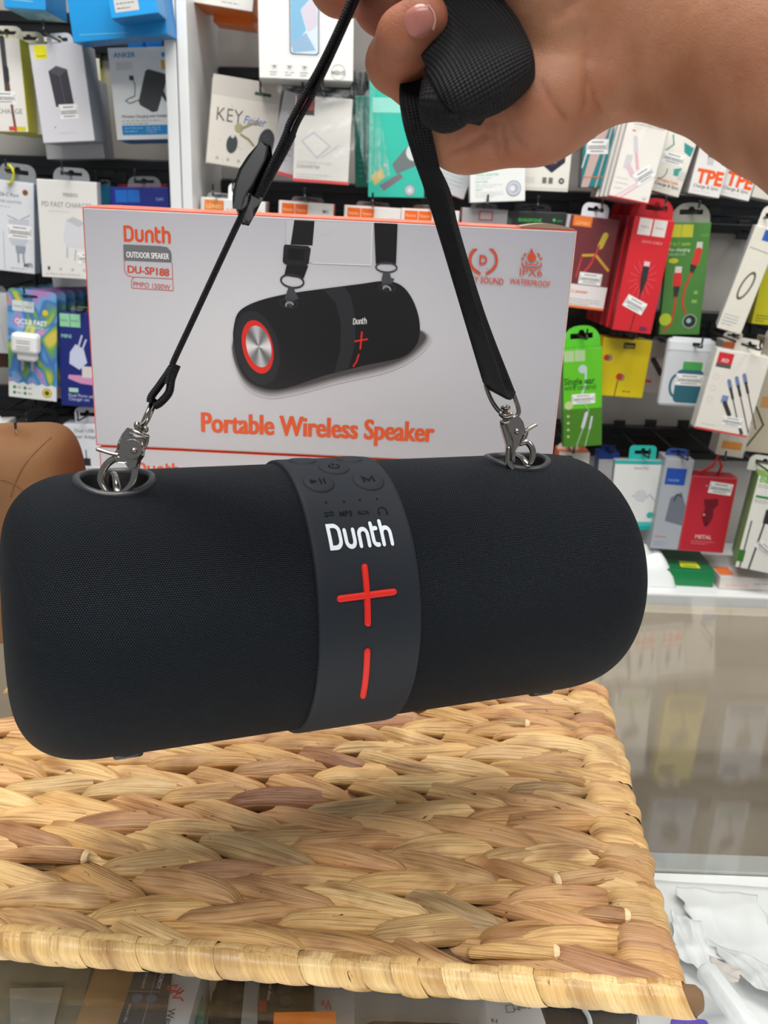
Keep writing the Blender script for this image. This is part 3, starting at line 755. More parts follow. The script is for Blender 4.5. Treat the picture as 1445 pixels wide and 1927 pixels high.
def ribbon(name, A, B, th, n=8, parent=strap, curl=0.):
    """band between two edge lines given as (px, py, depth)"""
    EA = catmull([D3(p) for p in A], n); EB = catmull([D3(p) for p in B], n); k = len(EA); K = 9
    vs, uv = [], []; s_ = 0
    for i in range(k):
        c = (EA[i] + EB[i]) / 2; w = EB[i] - EA[i]; W = np.linalg.norm(w)
        t = (EA[min(i + 1, k - 1)] + EB[min(i + 1, k - 1)] - EA[max(i - 1, 0)] - EB[max(i - 1, 0)]); nn = unit(np.cross(t, w))
        if nn @ _f > 0: nn = -nn
        if i: s_ += np.linalg.norm(c - cp)
        cp = c
        ring = []
        for j in range(K): q = j / (K - 1); ring.append((q, .5 + (.0 if 0 < j < K - 1 else -.35)))
        for q, h in ring: vs.append(EA[i] + w * q + nn * (th * h + curl * math.sin(PI * q))); uv.append((s_, q * W))
        for q, h in ring[::-1]: vs.append(EA[i] + w * q + nn * (-th * h + curl * math.sin(PI * q))); uv.append((s_, q * W))
    M2 = 2 * K; mb = MB()
    fs = [(i * M2 + j, i * M2 + (j + 1) % M2, (i + 1) * M2 + (j + 1) % M2, (i + 1) * M2 + j) for i in range(k - 1) for j in range(M2)]
    fs += [tuple(range(M2)), tuple(range((k - 1) * M2, k * M2))[::-1]]
    mb.add(vs, fs); return mb.build(name, M_web, parent, True, uv=uv, off=HC)
def edge_on(name, path, half, th, n=8, tilt=0.):
    """band seen on its edge: its width runs along the line of sight"""
    A = [(p[0] - tilt, p[1], p[2] - half) for p in path]; B = [(p[0] + tilt, p[1] + 1, p[2] + half) for p in path]
    return ribbon(name, A, B, th, n)
# right run, two layers
ribbon('webbing', [(772, 90, .362), (752, 160, .346), (757, 225, .340), (778, 300, .352), (806, 380, .372), (858, 550, .41), (909, 720, .44)],
       [(812, 90, .366), (802, 150, .350), (806, 215, .344), (826, 310, .358), (848, 410, .384), (902, 590, .425), (957, 750, .458)], .0016, 10)
ribbon('webbing', [(800, 290, .374), (832, 360, .390), (850, 430, .402), (893, 580, .432), (938, 738, .464)], [(812, 290, .378), (846, 360, .399), (862, 430, .412), (912, 590, .440), (970, 740, .472)], .0016, 10)
ribbon('webbing', [(911, 716, .4405), (914, 727, .446), (925, 728, .456), (938, 722, .464)], [(957, 745, .4575), (960, 752, .464), (966, 748, .470), (970, 738, .472)], .0016, 6)
# left run: from the clasp up to the slider, then doubled up to the hand
edge_on('webbing', [(324, 686, .3985), (330, 672, .398), (352, 625, .396), (400, 522, .388), (440, 436, .381), (461, 392, .377), (472, 360, .375)], .0095, .0022, 8, 1.5)
edge_on('webbing', [(324, 690, .399), (312, 708, .399), (298, 728, .399), (285, 746, .399), (283, 757, .399)], .0095, .0030, 8, 1)
edge_on('webbing', [(333, 686, .399), (323, 712, .399), (318, 738, .399), (302, 757, .399), (290, 764, .399)], .0095, .0032, 8, 1)
edge_on('webbing', [(329, 684, .3985), (320, 702, .3985), (314, 722, .3985)], .0095, .0034, 6, 1)
edge_on('webbing', [(482, 372, .374), (502, 328, .371), (524, 284, .369), (538, 252, .367), (545, 232, .366), (565, 194, .363), (583, 160, .360), (602, 126, .356), (634, 60, .348), (666, -14, .344), (700, -90, .346)], .0095, .0024, 9, 1)
edge_on('webbing', [(548, 262, .369), (559, 232, .367), (580, 194, .364), (596, 162, .361), (612, 130, .357), (643, 62, .350), (675, -10, .346), (705, -80, .348)], .0090, .0020, 9, 1)
edge_on('webbing', [(488, 368, .375), (507, 330, .372), (530, 288, .370), (549, 250, .368)], .0085, .0036, 9, 2)
# bunched part in the palm
ribbon('webbing', [(890, -75, .335), (930, -20, .330), (972, 32, .325), (1001, 92, .322), (1006, 140, .328), (1000, 168, .346)],
       [(750, 40, .345), (786, 92, .333), (806, 140, .322), (832, 188, .317), (872, 226, .321), (902, 236, .342)], .0018, 10, curl=.003)
ribbon('webbing', [(846, -60, .345), (880, -30, .341), (930, 20, .339), (985, 60, .341), (1010, 110, .350)],
       [(760, 70, .350), (800, 110, .346), (850, 160, .346), (880, 184, .350), (896, 196, .358)], .0018, 8)
ribbon('webbing', [(806, 120, .331), (793, 160, .326), (788, 200, .325), (798, 236, .334), (815, 230, .352), (840, 170, .362)],
       [(880, 180, .327), (884, 200, .322), (886, 216, .322), (882, 232, .332), (878, 222, .350), (890, 190, .362)], .0018, 8, curl=.004)
ribbon('webbing', [(798, 130, .334), (803, 165, .331), (820, 200, .329), (850, 232, .331)], [(815, 122, .334), (822, 158, .331), (842, 190, .329), (872, 216, .331)], .0016, 8)
# slider
mb = MB(); sl = [(498, 289), (512, 294), (507, 319), (495, 342), (484, 364), (473, 380), (468, 395), (459, 406), (449, 405), (446, 389), (450, 361), (459, 336), (474, 313)]
plate(mb, [(x, -y) for x, y in sl], -.0105, .0105, T=lambda v: atD(v[0], -v[2], .373) + _f * v[1])
sld = mb.build('strap_slider', mat('slider_plastic', (34, 35, 38), .28), strap, off=HC)
bv = sld.modifiers.new('bevel', 'BEVEL'); bv.width = .0009; bv.segments = 2
def clasp_parts(D, defs, name_body):
    body = None
    for nm, kind, a in defs:
        mb = MB()
        if kind == 'tube':
            pts, rp = a[:2]; dz_ = a[2] if len(a) > 2 else 0; fl = a[3] if len(a) > 3 else 1.
            rs = [q / F * D for q in rp] if isinstance(rp, (list, tuple)) else rp / F * D
            P3 = [atD(p[0], p[1], D + dz_ + (p[2] if len(p) > 2 else 0)) for p in pts]
            if nm == 'ring': tube(mb, P3, rs, 12, 6, closed=True)
            else: tube(mb, P3, rs, 12, 6, flat=fl)
        elif kind == 'plate':
            pts, y0, y1 = a; plate(mb, [(p[0], -p[1]) for p in pts], y0, y1, T=lambda v: atD(v[0], -v[2], D) + _f * v[1])
        elif kind == 'disc':
            (cx, cy), rp, y0, y1 = a; plate(mb, [(cx + rp * math.cos(t), -cy + rp * math.sin(t)) for t in np.linspace(0, 2 * PI, 29)[:-1]], y0, y1, T=lambda v: atD(v[0], -v[2], D) + _f * v[1])
        elif kind == 'ball':
            (cx, cy), rx, ry, dz_ = a; c = atD(cx, cy, D + dz_); n = 14
            vs = [c + _r * math.sin(p) * math.cos(t) * rx / F * D + _u * math.cos(p) * ry / F * D + _f * math.sin(p) * math.sin(t) * rx / F * D for p in np.linspace(.02, PI - .02, 9) for t in np.linspace(0, 2 * PI, n + 1)[:-1]]
            mb.add(vs, [(i * n + j, (i + 1) * n + j, (i + 1) * n + (j + 1) % n, i * n + (j + 1) % n) for i in range(8) for j in range(n)])
        par = strap if body is None else body
        o = mb.build(nm, M_gun, par, kind in ('tube', 'ball'), off=HC)
        if kind in ('plate', 'disc'):
            b_ = o.modifiers.new('bevel', 'BEVEL'); b_.width = .0006; b_.segments = 3; b_.limit_method = 'ANGLE'
        if body is None: body = o
    return body
# left clasp
clasp_parts(.399, [
    ('swivel_clasp', 'plate', ([(243, 815), (252, 822), (262, 824), (274, 826), (272, 836), (268, 858), (262, 866), (258, 880), (246, 882), (238, 872), (224, 868), (217, 862), (219, 853), (225, 845), (226, 832), (234, 818)], -.0016, .0026)),
    ('pivot_disc', 'disc', ((252, 846), 18.5, -.0034, .0)),
    ('rivet', 'ball', ((252, 848), 6.2, 5.6, -.0036)),
    ('yoke', 'tube', ([(240, 808, -.001), (252, 812, -.003), (266, 817, -.003), (279, 821, -.001)], [3.6, 3.8, 3.8, 3.6], 0, 1.)),
    ('yoke', 'tube', ([(240, 809), (232, 822), (225, 838), (222, 852)], [3.6, 4.6, 4.6, 3.6], .0022)),
    ('yoke', 'tube', ([(278, 822), (275, 834), (270, 845)], [3.4, 4.2, 3.4], .0022)),
    ('lever', 'tube', ([(222, 856), (208, 853), (195, 849), (183, 845)], [5.6, 4.2, 4.2, 4.8], -.001, .8)),
    ('jaw', 'tube', ([(226, 862), (213, 865), (201, 874), (192, 889), (189, 906), (196, 922), (205, 930)], [8, 7, 7, 6.6, 6.4, 6.2, 5], 0)),
    ('jaw', 'tube', ([(250, 866), (254, 884), (252, 902), (244, 916), (232, 926)], [9, 8.2, 7, 6, 5], .0005)),
    ('ring', 'tube', ([(288, 753, -.002), (281, 768, -.0055), (272, 788, -.0062), (266, 803, -.003), (268, 806, .003), (278, 790, .0062), (286, 772, .0055), (292, 757, .002)], 4.0)),
    ('swivel_post', 'ball', ((258, 801), 6.5, 9, 0.)),
    ('swivel_post', 'ball', ((274, 808), 6, 6.5, 0.)),
    ('swivel_post', 'tube', ([(268, 800), (262, 815)], 5.0)),
], 'left')
# right clasp
D_ = .476
clasp_parts(D_, [
    ('swivel_clasp', 'plate', ([(952, 795), (962, 789), (975, 787), (982, 795), (986, 808), (982, 819), (977, 830), (975.5, 839.5), (969, 850), (966, 868), (963, 864), (964, 849), (963, 828), (956, 812)], -.0034, -.0012)),
    ('side_wall', 'plate', ([(944, 795), (954, 795), (958, 812), (964, 830), (965, 850), (962, 872), (952, 872), (952, 836), (947, 818), (944, 808)], -.001, .0034)),
    ('back_plate', 'plate', ([(950, 796), (975, 790), (984, 806), (976, 832), (966, 850), (955, 850), (952, 820)], .0022, .0036)),
    ('rivet', 'ball', ((972, 812), 5.2, 5.6, -.0036)),
    ('lever', 'tube', ([(984, 816), (992, 809), (1001, 803), (1009, 799)], [4.5, 4.8, 4.8, 4.2], 0, .75)),
    ('lever', 'tube', ([(991, 812), (987, 822), (980, 834)], [4, 5, 5.5], 0)),
    ('jaw', 'tube', ([(978, 835), (990, 832), (999, 840), (1003, 852), (1001, 866), (996, 874)], [5, 6, 6.2, 6, 5.2, 4], 0)),
    ('jaw', 'tube', ([(958, 842), (957, 858), (958, 874), (964, 884)], [5.5, 6, 6, 4.5], 0)),
    ('ring', 'tube', ([(914, 722), (921, 745), (930, 762), (941, 775), (954, 783), (968, 786), (976, 775), (971, 755), (962, 737), (940, 720, .004), (922, 712, .002)], 4.4, -.002)),
    ('swivel_post', 'ball', ((951, 767), 9.5, 5.6, -.003)),
    ('swivel_post', 'tube', ([(951, 768), (951, 792)], [4.5, 6], -.001)),
    ('swivel_post', 'tube', ([(941, 778), (951, 783), (963, 780)], [5, 6.5, 5], -.0035)),
    ('swivel_post', 'tube', ([(942, 793), (950, 796), (958, 794)], [3, 3.2, 3], -.003)),
], 'right')

# ================================================================== HAND AND FOREARM
def cc(px, py, D): return np.array([(px - 722.5) / F * D, -(py - 963.5) / F * D, D])
def surface_nets(phi, org, h):
    nx, ny, nz = phi.shape; s = phi < 0
    idx = -np.ones((nx - 1, ny - 1, nz - 1), np.int64)
    cor = [(i, j, k) for i in (0, 1) for j in (0, 1) for k in (0, 1)]
    sl_ = lambda c: s[c[0]:nx - 1 + c[0], c[1]:ny - 1 + c[1], c[2]:nz - 1 + c[2]]
    cnt = sum(sl_(c).astype(np.int8) for c in cor); act = np.argwhere((cnt > 0) & (cnt < 8))
    idx[act[:, 0], act[:, 1], act[:, 2]] = np.arange(len(act))
    acc = np.zeros((len(act), 3)); num = np.zeros(len(act))
    for a in range(8):
        for b in range(a + 1, 8):
            ca, cb_ = np.array(cor[a]), np.array(cor[b])
            if abs(ca - cb_).sum() != 1: continue
            pa = phi[tuple((act + ca).T)]; pb = phi[tuple((act + cb_).T)]; msk = (pa < 0) != (pb < 0)
            t = np.where(msk, pa / np.where(msk, pa - pb, 1), 0)
            acc += np.where(msk[:, None], ca + (cb_ - ca) * t[:, None], 0); num += msk
    V = org + (act + acc / num[:, None]) * h; faces = []
    for a in range(3):
        o = [0, 0, 0]; o[a] = 1
        A = s[:nx - o[0], :ny - o[1], :nz - o[2]]; Bv = s[o[0]:, o[1]:, o[2]:]
        e = np.argwhere(A != Bv); b, c = (a + 1) % 3, (a + 2) % 3
        e = e[(e[:, b] > 0) & (e[:, c] > 0) & (e[:, b] < phi.shape[b] - 1) & (e[:, c] < phi.shape[c] - 1)]
        db = np.zeros(3, int); db[b] = 1; dc = np.zeros(3, int); dc[c] = 1
        q = np.stack([idx[tuple(x.T)] for x in (e - db - dc, e - dc, e, e - db)], 1)
        fl = A[tuple(e.T)]; q[~fl] = q[~fl][:, ::-1]; faces.append(q[(q >= 0).all(1)])
    return V, np.concatenate(faces)
def cap_sdf(P, a, b, ra, rb):
    ab = b - a; t = np.clip(((P - a) @ ab) / (ab @ ab), 0, 1)
    return np.linalg.norm(P - (a + t[..., None] * ab), axis=-1) - (ra + t * (rb - ra))
def smin(a, b, k):
    h = np.clip(.5 + .5 * (b - a) / k, 0, 1); return b * (1 - h) + a * h - k * h * (1 - h)
PALM = [[(1130, 140, .352, .0157), (1200, 128, .347, .0152), (1300, 136, .335, .0180), (1445, 172, .315, .0242), (1800, 340, .27, .036), (2300, 520, .255, .040)],
        [(1130, 5, .350, .018), (1300, 0, .335, .023), (1445, 60, .318, .029), (1800, 130, .28, .036), (2300, 300, .265, .040)],
        [(1140, 75, .353, .019), (1300, 66, .338, .021), (1445, 96, .316, .026), (1800, 230, .27, .036), (2300, 410, .26, .042)],
        [(1130, 140, .352, .0157), (1050, 182, .350, .0175), (1000, 208, .352, .0180), (880, 226, .362, .0180), (838, 222, .378, .0150)],
        [(1130, 80, .362, .018), (1000, 100, .372, .018), (850, 60, .40, .014)],
        [(1130, 10, .352, .019), (960, -60, .39, .017), (850, -60, .405, .014)],
        [(1110, 45, .347, .018), (1060, -10, .338, .019), (1000, -70, .334, .018), (930, -120, .325, .013), (850, -150, .32, .011)],
        [(1060, 110, .352, .016), (1040, 40, .346, .018)]]
FING = [[(846, 205, .388, .0120), (745, 118, .352, .0112), (764, 70, .334, .0104), (797, 35, .328, .0090)],
        [(830, 90, .40, .0125), (722, 6, .364, .0118), (770, -45, .342, .0105), (830, -70, .335, .0095)],
        [(815, -20, .41, .0125), (640, -32, .378, .0126), (700, -90, .352, .011), (770, -120, .345, .0098)],
        [(820, -110, .41, .0125), (650, -140, .39, .0126), (720, -195, .365, .011), (780, -215, .352, .0098)]]
def hand_sdf(P):
    d = None
    for ch in PALM:
        for a, b in zip(ch[:-1], ch[1:]):
            e = cap_sdf(P, cc(*a[:3]), cc(*b[:3]), a[3], b[3]); d = e if d is None else smin(d, e, .011)
    for ch in FING:
        g = None
        for i, (a, b) in enumerate(zip(ch[:-1], ch[1:])):
            e = cap_sdf(P, cc(*a[:3]), cc(*b[:3]), a[3], b[3]); g = e if g is None else smin(g, e, .0035)
        d = smin(d, g, .0022)
    for ln, r_, dp in CREASE:
        for a, b in zip(ln[:-1], ln[1:]):
            e = cap_sdf(P, a, b, r_, r_); d = np.maximum(d, -e) if False else d + dp * np.exp(-(np.maximum(e + r_, 0) / r_) ** 2)
    return d
def front(px, py, D0=.25, D1=.42):
    """nearest surface of the hand along the ray through a photo pixel"""
    D = D0
    for _ in range(60):
        v = float(hand_sdf(cc(px, py, D)[None])[0])
        if v < .0001 or D > D1: break
        D += v * .8
    return D
CREASE = []
def crease(pts, r=.0014, dp=.0009):
    return ([cc(x, y, front(x, y)) for x, y in pts], r, dp)
_cr = [crease([(1100, 60), (1104, 110), (1106, 160), (1098, 205)], .0016, .0012), crease([(1112, 150), (1120, 185), (1134, 212)], .0016, .0008),
       crease([(926, 222), (912, 255), (880, 276), (848, 290)], .0013, .0010), crease([(924, 225), (930, 258), (933, 290)], .0015, .0013), crease([(958, 222), (966, 250), (985, 276)], .0015, .0010),
       crease([(1020, 150), (1040, 190), (1066, 225)], .0018, .0008), crease([(1050, 30), (1075, 10), (1100, -20)], .0020, .0014), crease([(945, 235), (950, 265), (955, 290)], .0013, .0005)]
CREASE = _cr
h_ = .0013
lo = np.array([-.045, .030, .205]); hi = np.array([.300, .300, .43]); dims = np.ceil((hi - lo) / h_).astype(int)
g0, g1, g2 = [lo[i] + np.arange(dims[i]) * h_ for i in range(3)]
phi = np.empty(tuple(dims), np.float32)
for i in range(0, dims[0], 24):
    X, Y_, Z = np.meshgrid(g0[i:i + 24], g1, g2, indexing='ij'); phi[i:i + 24] = hand_sdf(np.stack([X, Y_, Z], -1))
phi[-1] = 1; phi[:, 0] = 1; phi[:, -1] = 1; phi[:, :, 0] = 1; phi[:, :, -1] = 1
V, Q = surface_nets(phi, lo, h_)
Wd = CAM + V[:, :1] * _r + V[:, 1:2] * _u + V[:, 2:3] * _f
M_skin = mat('skin', (196, 146, 116), .52, spec=.4)
pb = M_skin.node_tree.nodes['Principled BSDF']; pb.inputs['Subsurface Weight'].default_value = .12; pb.inputs['Subsurface Radius'].default_value = (.006, .002, .001); pb.inputs['Subsurface Scale'].default_value = 1
_a = N(M_skin, 'ShaderNodeAttribute', attribute_name='ink'); _tc = N(M_skin, 'ShaderNodeTexCoord')
blot = ramp(M_skin, noise(M_skin, _tc.outputs['Object'], 38, 4), [(.35, (232, 214, 206)), (.65, (255, 255, 255))])
M_skin.node_tree.links.new(mixc(M_skin, 1.0, _a.outputs['Color'], blot, 'MULTIPLY'), pb.inputs['Base Color'])
bump(M_skin, mth(M_skin, 'ADD', noise(M_skin, _tc.outputs['Object'], 1500, 2), mth(M_skin, 'MULTIPLY', noise(M_skin, _tc.outputs['Object'], 260, 3), 1.5)), .0004, .5)
me = bpy.data.meshes.new('person'); me.from_pydata(((Wd - HC)).tolist(), [], Q.tolist())
me.polygons.foreach_set('use_smooth', [True] * len(me.polygons))
hand = bpy.data.objects.new('person', me); COL.objects.link(hand); hand.location = HC; me.materials.append(M_skin)
tag(hand, 'bare right hand and forearm reaching in from the right, fingers curled round the black strap', 'person')
base = np.array(lin((172, 120, 90))[:3]); red = np.array(lin((168, 82, 64))[:3]); pale = np.array(lin((184, 136, 104))[:3])
colv = np.tile(base, (len(V), 1))
def blend(c, rad, tgt, amt):
    global colv
    k = amt * np.exp(-(np.linalg.norm(V - c, axis=1) / rad) ** 2)[:, None]; colv = colv * (1 - k) + tgt * k
for p in ((800, 35, .325), (745, 130, .345), (722, 20, .355), (640, -10, .37), (700, 40, .36)): blend(cc(*p), .014, red, .45)
blend(cc(1010, 200, .345), .03, red, .22); blend(cc(930, 260, .35), .02, red, .25); blend(cc(1060, 130, .34), .03, pale, .5)
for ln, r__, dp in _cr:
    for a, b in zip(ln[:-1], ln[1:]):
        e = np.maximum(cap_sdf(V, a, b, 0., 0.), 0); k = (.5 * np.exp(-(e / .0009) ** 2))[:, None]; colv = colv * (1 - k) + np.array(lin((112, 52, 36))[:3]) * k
ca = me.color_attributes.new('ink', 'FLOAT_COLOR', 'POINT'); ca.data.foreach_set('color', np.concatenate([colv, np.ones((len(V), 1))], 1).ravel())
sm = hand.modifiers.new('smooth', 'SMOOTH'); sm.factor = .5; sm.iterations = 4
# fingernail on the lowest finger
M_nail = mat('nail', (178, 112, 100), .3, spec=.6)
mb = MB(); vs = []; nu, nv = 12, 12
for i in range(nu + 1):
    for j in range(nv + 1):
        a, b = -1 + 2 * i / nu, -1 + 2 * j / nv
        # squircle outline
        sa, sb = a * math.sqrt(1 - b * b * .42), b * math.sqrt(1 - a * a * .42)
        px, py = 791 + sa * 29 * .97 + sb * 7, 40 + sb * 31 - sa * 8
        D = front(px, py); edge = max(abs(a), abs(b)); vs.append(atD(px, py, D - .0009 + .0010 * max(0, edge - .75) / .25 * (0 if a > .9 else 1)))
mb.add(vs, [(i * (nv + 1) + j, i * (nv + 1) + j + 1, (i + 1) * (nv + 1) + j + 1, (i + 1) * (nv + 1) + j) for i in range(nu) for j in range(nv)])
mb.build('fingernail', M_nail, hand, True, off=HC)
mb = MB(); tube(mb, [atD(x, y, front(x, y) - .0008) for x, y in [(806, 10), (816, 24), (819, 40), (815, 56)]], .0003, 8, 5)
mb.build('nail_tip', mat('nail_tip', (206, 160, 142), .3), hand, True, off=HC)

# ================================================================== WICKER MAT
MZ = .0165
FL_, FR_, BR_ = atZ(0, 1772, MZ), atZ(1272, 1880, MZ), atZ(1126, 1285, MZ)
ex = unit((FL_ - FR_) * [1, 1, 0]); ey = unit((BR_ - FR_) * [1, 1, 0]); MW, MD = .44, float(np.linalg.norm((BR_ - FR_)[:2]))
MO = FR_ * [1, 1, 0]
MO = MO + np.array([0, 0, .0012])
wick = tag(empty('wicker_mat', MO), 'braided wicker mat of wide tan leaves with a wrapped front rim on the glass counter', 'mat')
def wp(x, y, z): return ex * x + ey * y + np.array([0, 0, z])
def leaf_mat(name, stops, rough, fc=1.):
    M = mat(name, (200, 160, 105), rough, spec=.45); oi = N(M, 'ShaderNodeObjectInfo'); tc = N(M, 'ShaderNodeTexCoord')
    uv = N(M, 'ShaderNodeUVMap', uv_map='uv')
    add = N(M, 'ShaderNodeVectorMath', operation='ADD'); cmb = N(M, 'ShaderNodeCombineXYZ')
    M.node_tree.links.new(mth(M, 'MULTIPLY', oi.outputs['Random'], 37.), cmb.inputs[0]); M.node_tree.links.new(mth(M, 'MULTIPLY', oi.outputs['Random'], 91.), cmb.inputs[1])
    M.node_tree.links.new(uv.outputs[0], add.inputs[0]); M.node_tree.links.new(cmb.outputs[0], add.inputs[1])
    fib = noise(M, mapping(M, add.outputs[0], (25, 900, 1)), 1, 3, .3)
    big = noise(M, mapping(M, add.outputs[0], (22, 60, 1)), 1, 3, .5)
    spots = noise(M, mapping(M, add.outputs[0], (120, 420, 1)), 1, 3, 1.)
    c = ramp(M, oi.outputs['Random'], stops)
    c = mixc(M, 1., c, ramp(M, fib, [(.28, (188, 170, 150) if fc == 1 else (224, 214, 200)), (.5, (240, 236, 230)), (.72, (255, 255, 255))]), 'MULTIPLY')
    c = mixc(M, 1., c, ramp(M, big, [(.28, (186, 166, 150)), (.55, (255, 255, 255))]), 'MULTIPLY')
    c = mixc(M, 1., c, ramp(M, spots, [(.24, (96, 60, 42)), (.31, (255, 255, 255))]), 'MULTIPLY')
    M.node_tree.links.new(c, M.node_tree.nodes['Principled BSDF'].inputs['Base Color'])
    bump(M, mth(M, 'ADD', fib, mth(M, 'MULTIPLY', big, .8)), .0012 * fc, .9); return M
M_leaf = leaf_mat('water_hyacinth', [(0, (196, 152, 98)), (.14, (224, 186, 124)), (.28, (208, 160, 110)), (.42, (230, 196, 138)), (.55, (190, 146, 104)), (.66, (216, 174, 112)), (.76, (184, 160, 118)), (.86, (228, 190, 130)), (.93, (168, 120, 88)), (1, (206, 170, 118))], .5)
M_straw = leaf_mat('straw_wrap', [(0, (232, 198, 136)), (.5, (240, 210, 152)), (1, (222, 184, 122))], .30, .5)
M_under = mat('mat_underside', (92, 66, 42), .8)
def leaf_mesh(L, W, Hh, slant, seed, droop=.0, fold=0.):
    """one wide leaf: pointed ends tucked down, arched, pleated lengthwise; local x along the braid"""
    r = random.Random(seed); nu, nv = 22, 12; vs, uv = [], []
    f1, f2, p1, p2 = r.uniform(1.2, 2.2), r.uniform(3, 5), r.uniform(0, 6), r.uniform(0, 6); sk = r.uniform(-.12, .12)
    for i in range(nu + 1):
        s_ = i / nu; e = max(0., math.sin(PI * s_)); wd = W * (.26 + .74 * e ** .62) * (1 + .05 * math.sin(7 * s_ + p1))
        cx = (s_ - .5) * L; cy = slant * (math.sin((s_ - .5) * PI) * .5) + sk * W * math.sin(2 * PI * s_)
        cz = Hh * (e ** .45)
        for j in range(nv + 1):
            t = -1 + 2 * j / nv; dome = math.sqrt(max(0, 1 - t * t * .97))
            pl = .0010 * (1 - 2 * abs(math.sin(f1 * PI * t / 2 + p1 + s_ * .8))) * e + .0004 * math.sin(f2 * PI * t + p2) * e ** .5
            fd = -.0022 * math.exp(-((t - fold) / .10) ** 2) * e if fold else 0
            z = cz * (.12 + .88 * dome) - (1 - dome) * .0018 + (pl + fd) * dome
            if s_ < .06 or s_ > .94: z -= .0015
            vs.append((cx + .10 * wd * t * (s_ - .5), cy + t * wd / 2, z)); uv.append((s_ * L, t * W / 2 + seed * .07))
    fs = [(i * (nv + 1) + j, (i + 1) * (nv + 1) + j, (i + 1) * (nv + 1) + j + 1, i * (nv + 1) + j + 1) for i in range(nu) for j in range(nv)]
    o = len(vs)   # closed underneath
    for i in range(nu + 1):
        a, b = vs[i * (nv + 1)], vs[i * (nv + 1) + nv]; vs.append(((a[0] + b[0]) / 2, (a[1] + b[1]) / 2, min(a[2], b[2]) - .0006)); uv.append((0, 0))
    for i in range(nu):
        fs += [(i * (nv + 1), o + i, o + i + 1, (i + 1) * (nv + 1)), (i * (nv + 1) + nv, (i + 1) * (nv + 1) + nv, o + i + 1, o + i)]
    me = bpy.data.meshes.new('leaf'); me.from_pydata(vs, [], fs); me.materials.append(M_leaf)
    me.polygons.foreach_set('use_smooth', [True] * len(fs)); l = me.uv_layers.new(name='uv'); vi = [0] * len(me.loops); me.loops.foreach_get('vertex_index', vi)
    l.data.foreach_set('uv', [c for i in vi for c in uv[i]]); me.update(); return me
rl = random.Random(21)
LV = {}
for sg in (1, -1):
    LV[sg] = [leaf_mesh(rl.uniform(.074, .092), rl.uniform(.0205, .0240), rl.uniform(.0092, .0112), sg * rl.uniform(.012, .017), k + (50 if sg > 0 else 0), rl.choice([.003, -.003, .004]), rl.choice([0, 0, -.3, .25, .4])) for k in range(11)]
def put(me, name, x, y, z, rz=0., rx=0., ry=0., sc=(1, 1, 1)):
    o = bpy.data.objects.new(name, me); COL.objects.link(o); o.parent = wick
    B = Matrix(((ex[0], ey[0], 0), (ex[1], ey[1], 0), (0, 0, 1)))
    if B.determinant() < 0: B = Matrix(((-ex[0], ey[0], 0), (-ex[1], ey[1], 0), (0, 0, 1)))
    Rm = (B @ Matrix.Rotation(rz, 3, 'Z') @ Matrix.Rotation(ry, 3, 'Y') @ Matrix.Rotation(rx, 3, 'X')).to_4x4()
    o.matrix_local = Matrix.Translation(Vector(wp(x, y, z))) @ Rm @ Matrix.Diagonal((*sc, 1)); return o
NR = 18; ROWP = (MD - .014) / NR
for rI in range(NR):
    y = .0155 + ROWP * (rI + .5) - .004
    sg = 1 if rI % 2 else -1
    x = -.028 + rl.uniform(0, .03); k = 0
    while x < MW - .04:
        me = rl.choice(LV[sg]); sx = rl.uniform(.92, 1.08)
        zz = MZ - .0092 + rl.uniform(-.0007, .0012)
        xx = max(x + .028, .043)
        put(me, 'leaf', xx, y + rl.uniform(-.0012, .0012), zz, rl.uniform(-.06, .06) + sg * .05, -.17 + rl.uniform(-.08, .08), sg * .060 + rl.uniform(-.03, .03), (sx, rl.uniform(.95, 1.12), rl.uniform(.9, 1.15)))
        x += .050 + rl.uniform(-.006, .006); k += 1
# leaves folded round the right-hand edge
def wrap_mesh(seed):
    r = random.Random(seed); nu, nv = 20, 8; vs, uv = [], []; Lw = .026; R1 = .0062
    for i in range(nu + 1):
        s_ = i / nu
        if s_ < .5: x, z, nx, nz = .026 * (1 - s_ * 2), .0062 + .001 * math.sin(PI * s_ * 2), 0, 1
        else: a = (s_ - .5) * 2 * PI * .78; x, z, nx, nz = -math.sin(a) * R1, -.0012 + R1 * math.cos(a) * .95, -math.sin(a), math.cos(a)
        w_ = .0112 * (.86 + .14 * math.sin(PI * min(1, s_ + .1)))
        if s_ < .14: z -= .0050 * (1 - s_ / .14) ** 2; w_ *= .55 + .45 * (s_ / .14) ** .6
        for j in range(nv + 1):
            t = -1 + 2 * j / nv; d_ = math.sqrt(max(0, 1 - t * t * .95)) * .0026 + .0004 * math.sin(5 * t + seed)
            vs.append((x + nx * d_, t * w_ + (s_ - .5) * .004 * (1 if seed % 2 else -1), z + nz * d_ - .002)); uv.append((s_ * .05, t * w_ + seed))
    fs = [(i * (nv + 1) + j, i * (nv + 1) + j + 1, (i + 1) * (nv + 1) + j + 1, (i + 1) * (nv + 1) + j) for i in range(nu) for j in range(nv)]
    me = bpy.data.meshes.new('edge_leaf'); me.from_pydata(vs, [], fs); me.materials.append(M_leaf); me.polygons.foreach_set('use_smooth', [True] * len(fs))
    l = me.uv_layers.new(name='uv'); vi = [0] * len(me.loops); me.loops.foreach_get('vertex_index', vi); l.data.foreach_set('uv', [c for i in vi for c in uv[i]]); me.update(); return me
EW = [wrap_mesh(k) for k in range(6)]
B_ = Matrix(((ex[0], ey[0], 0), (ex[1], ey[1], 0), (0, 0, 1)))
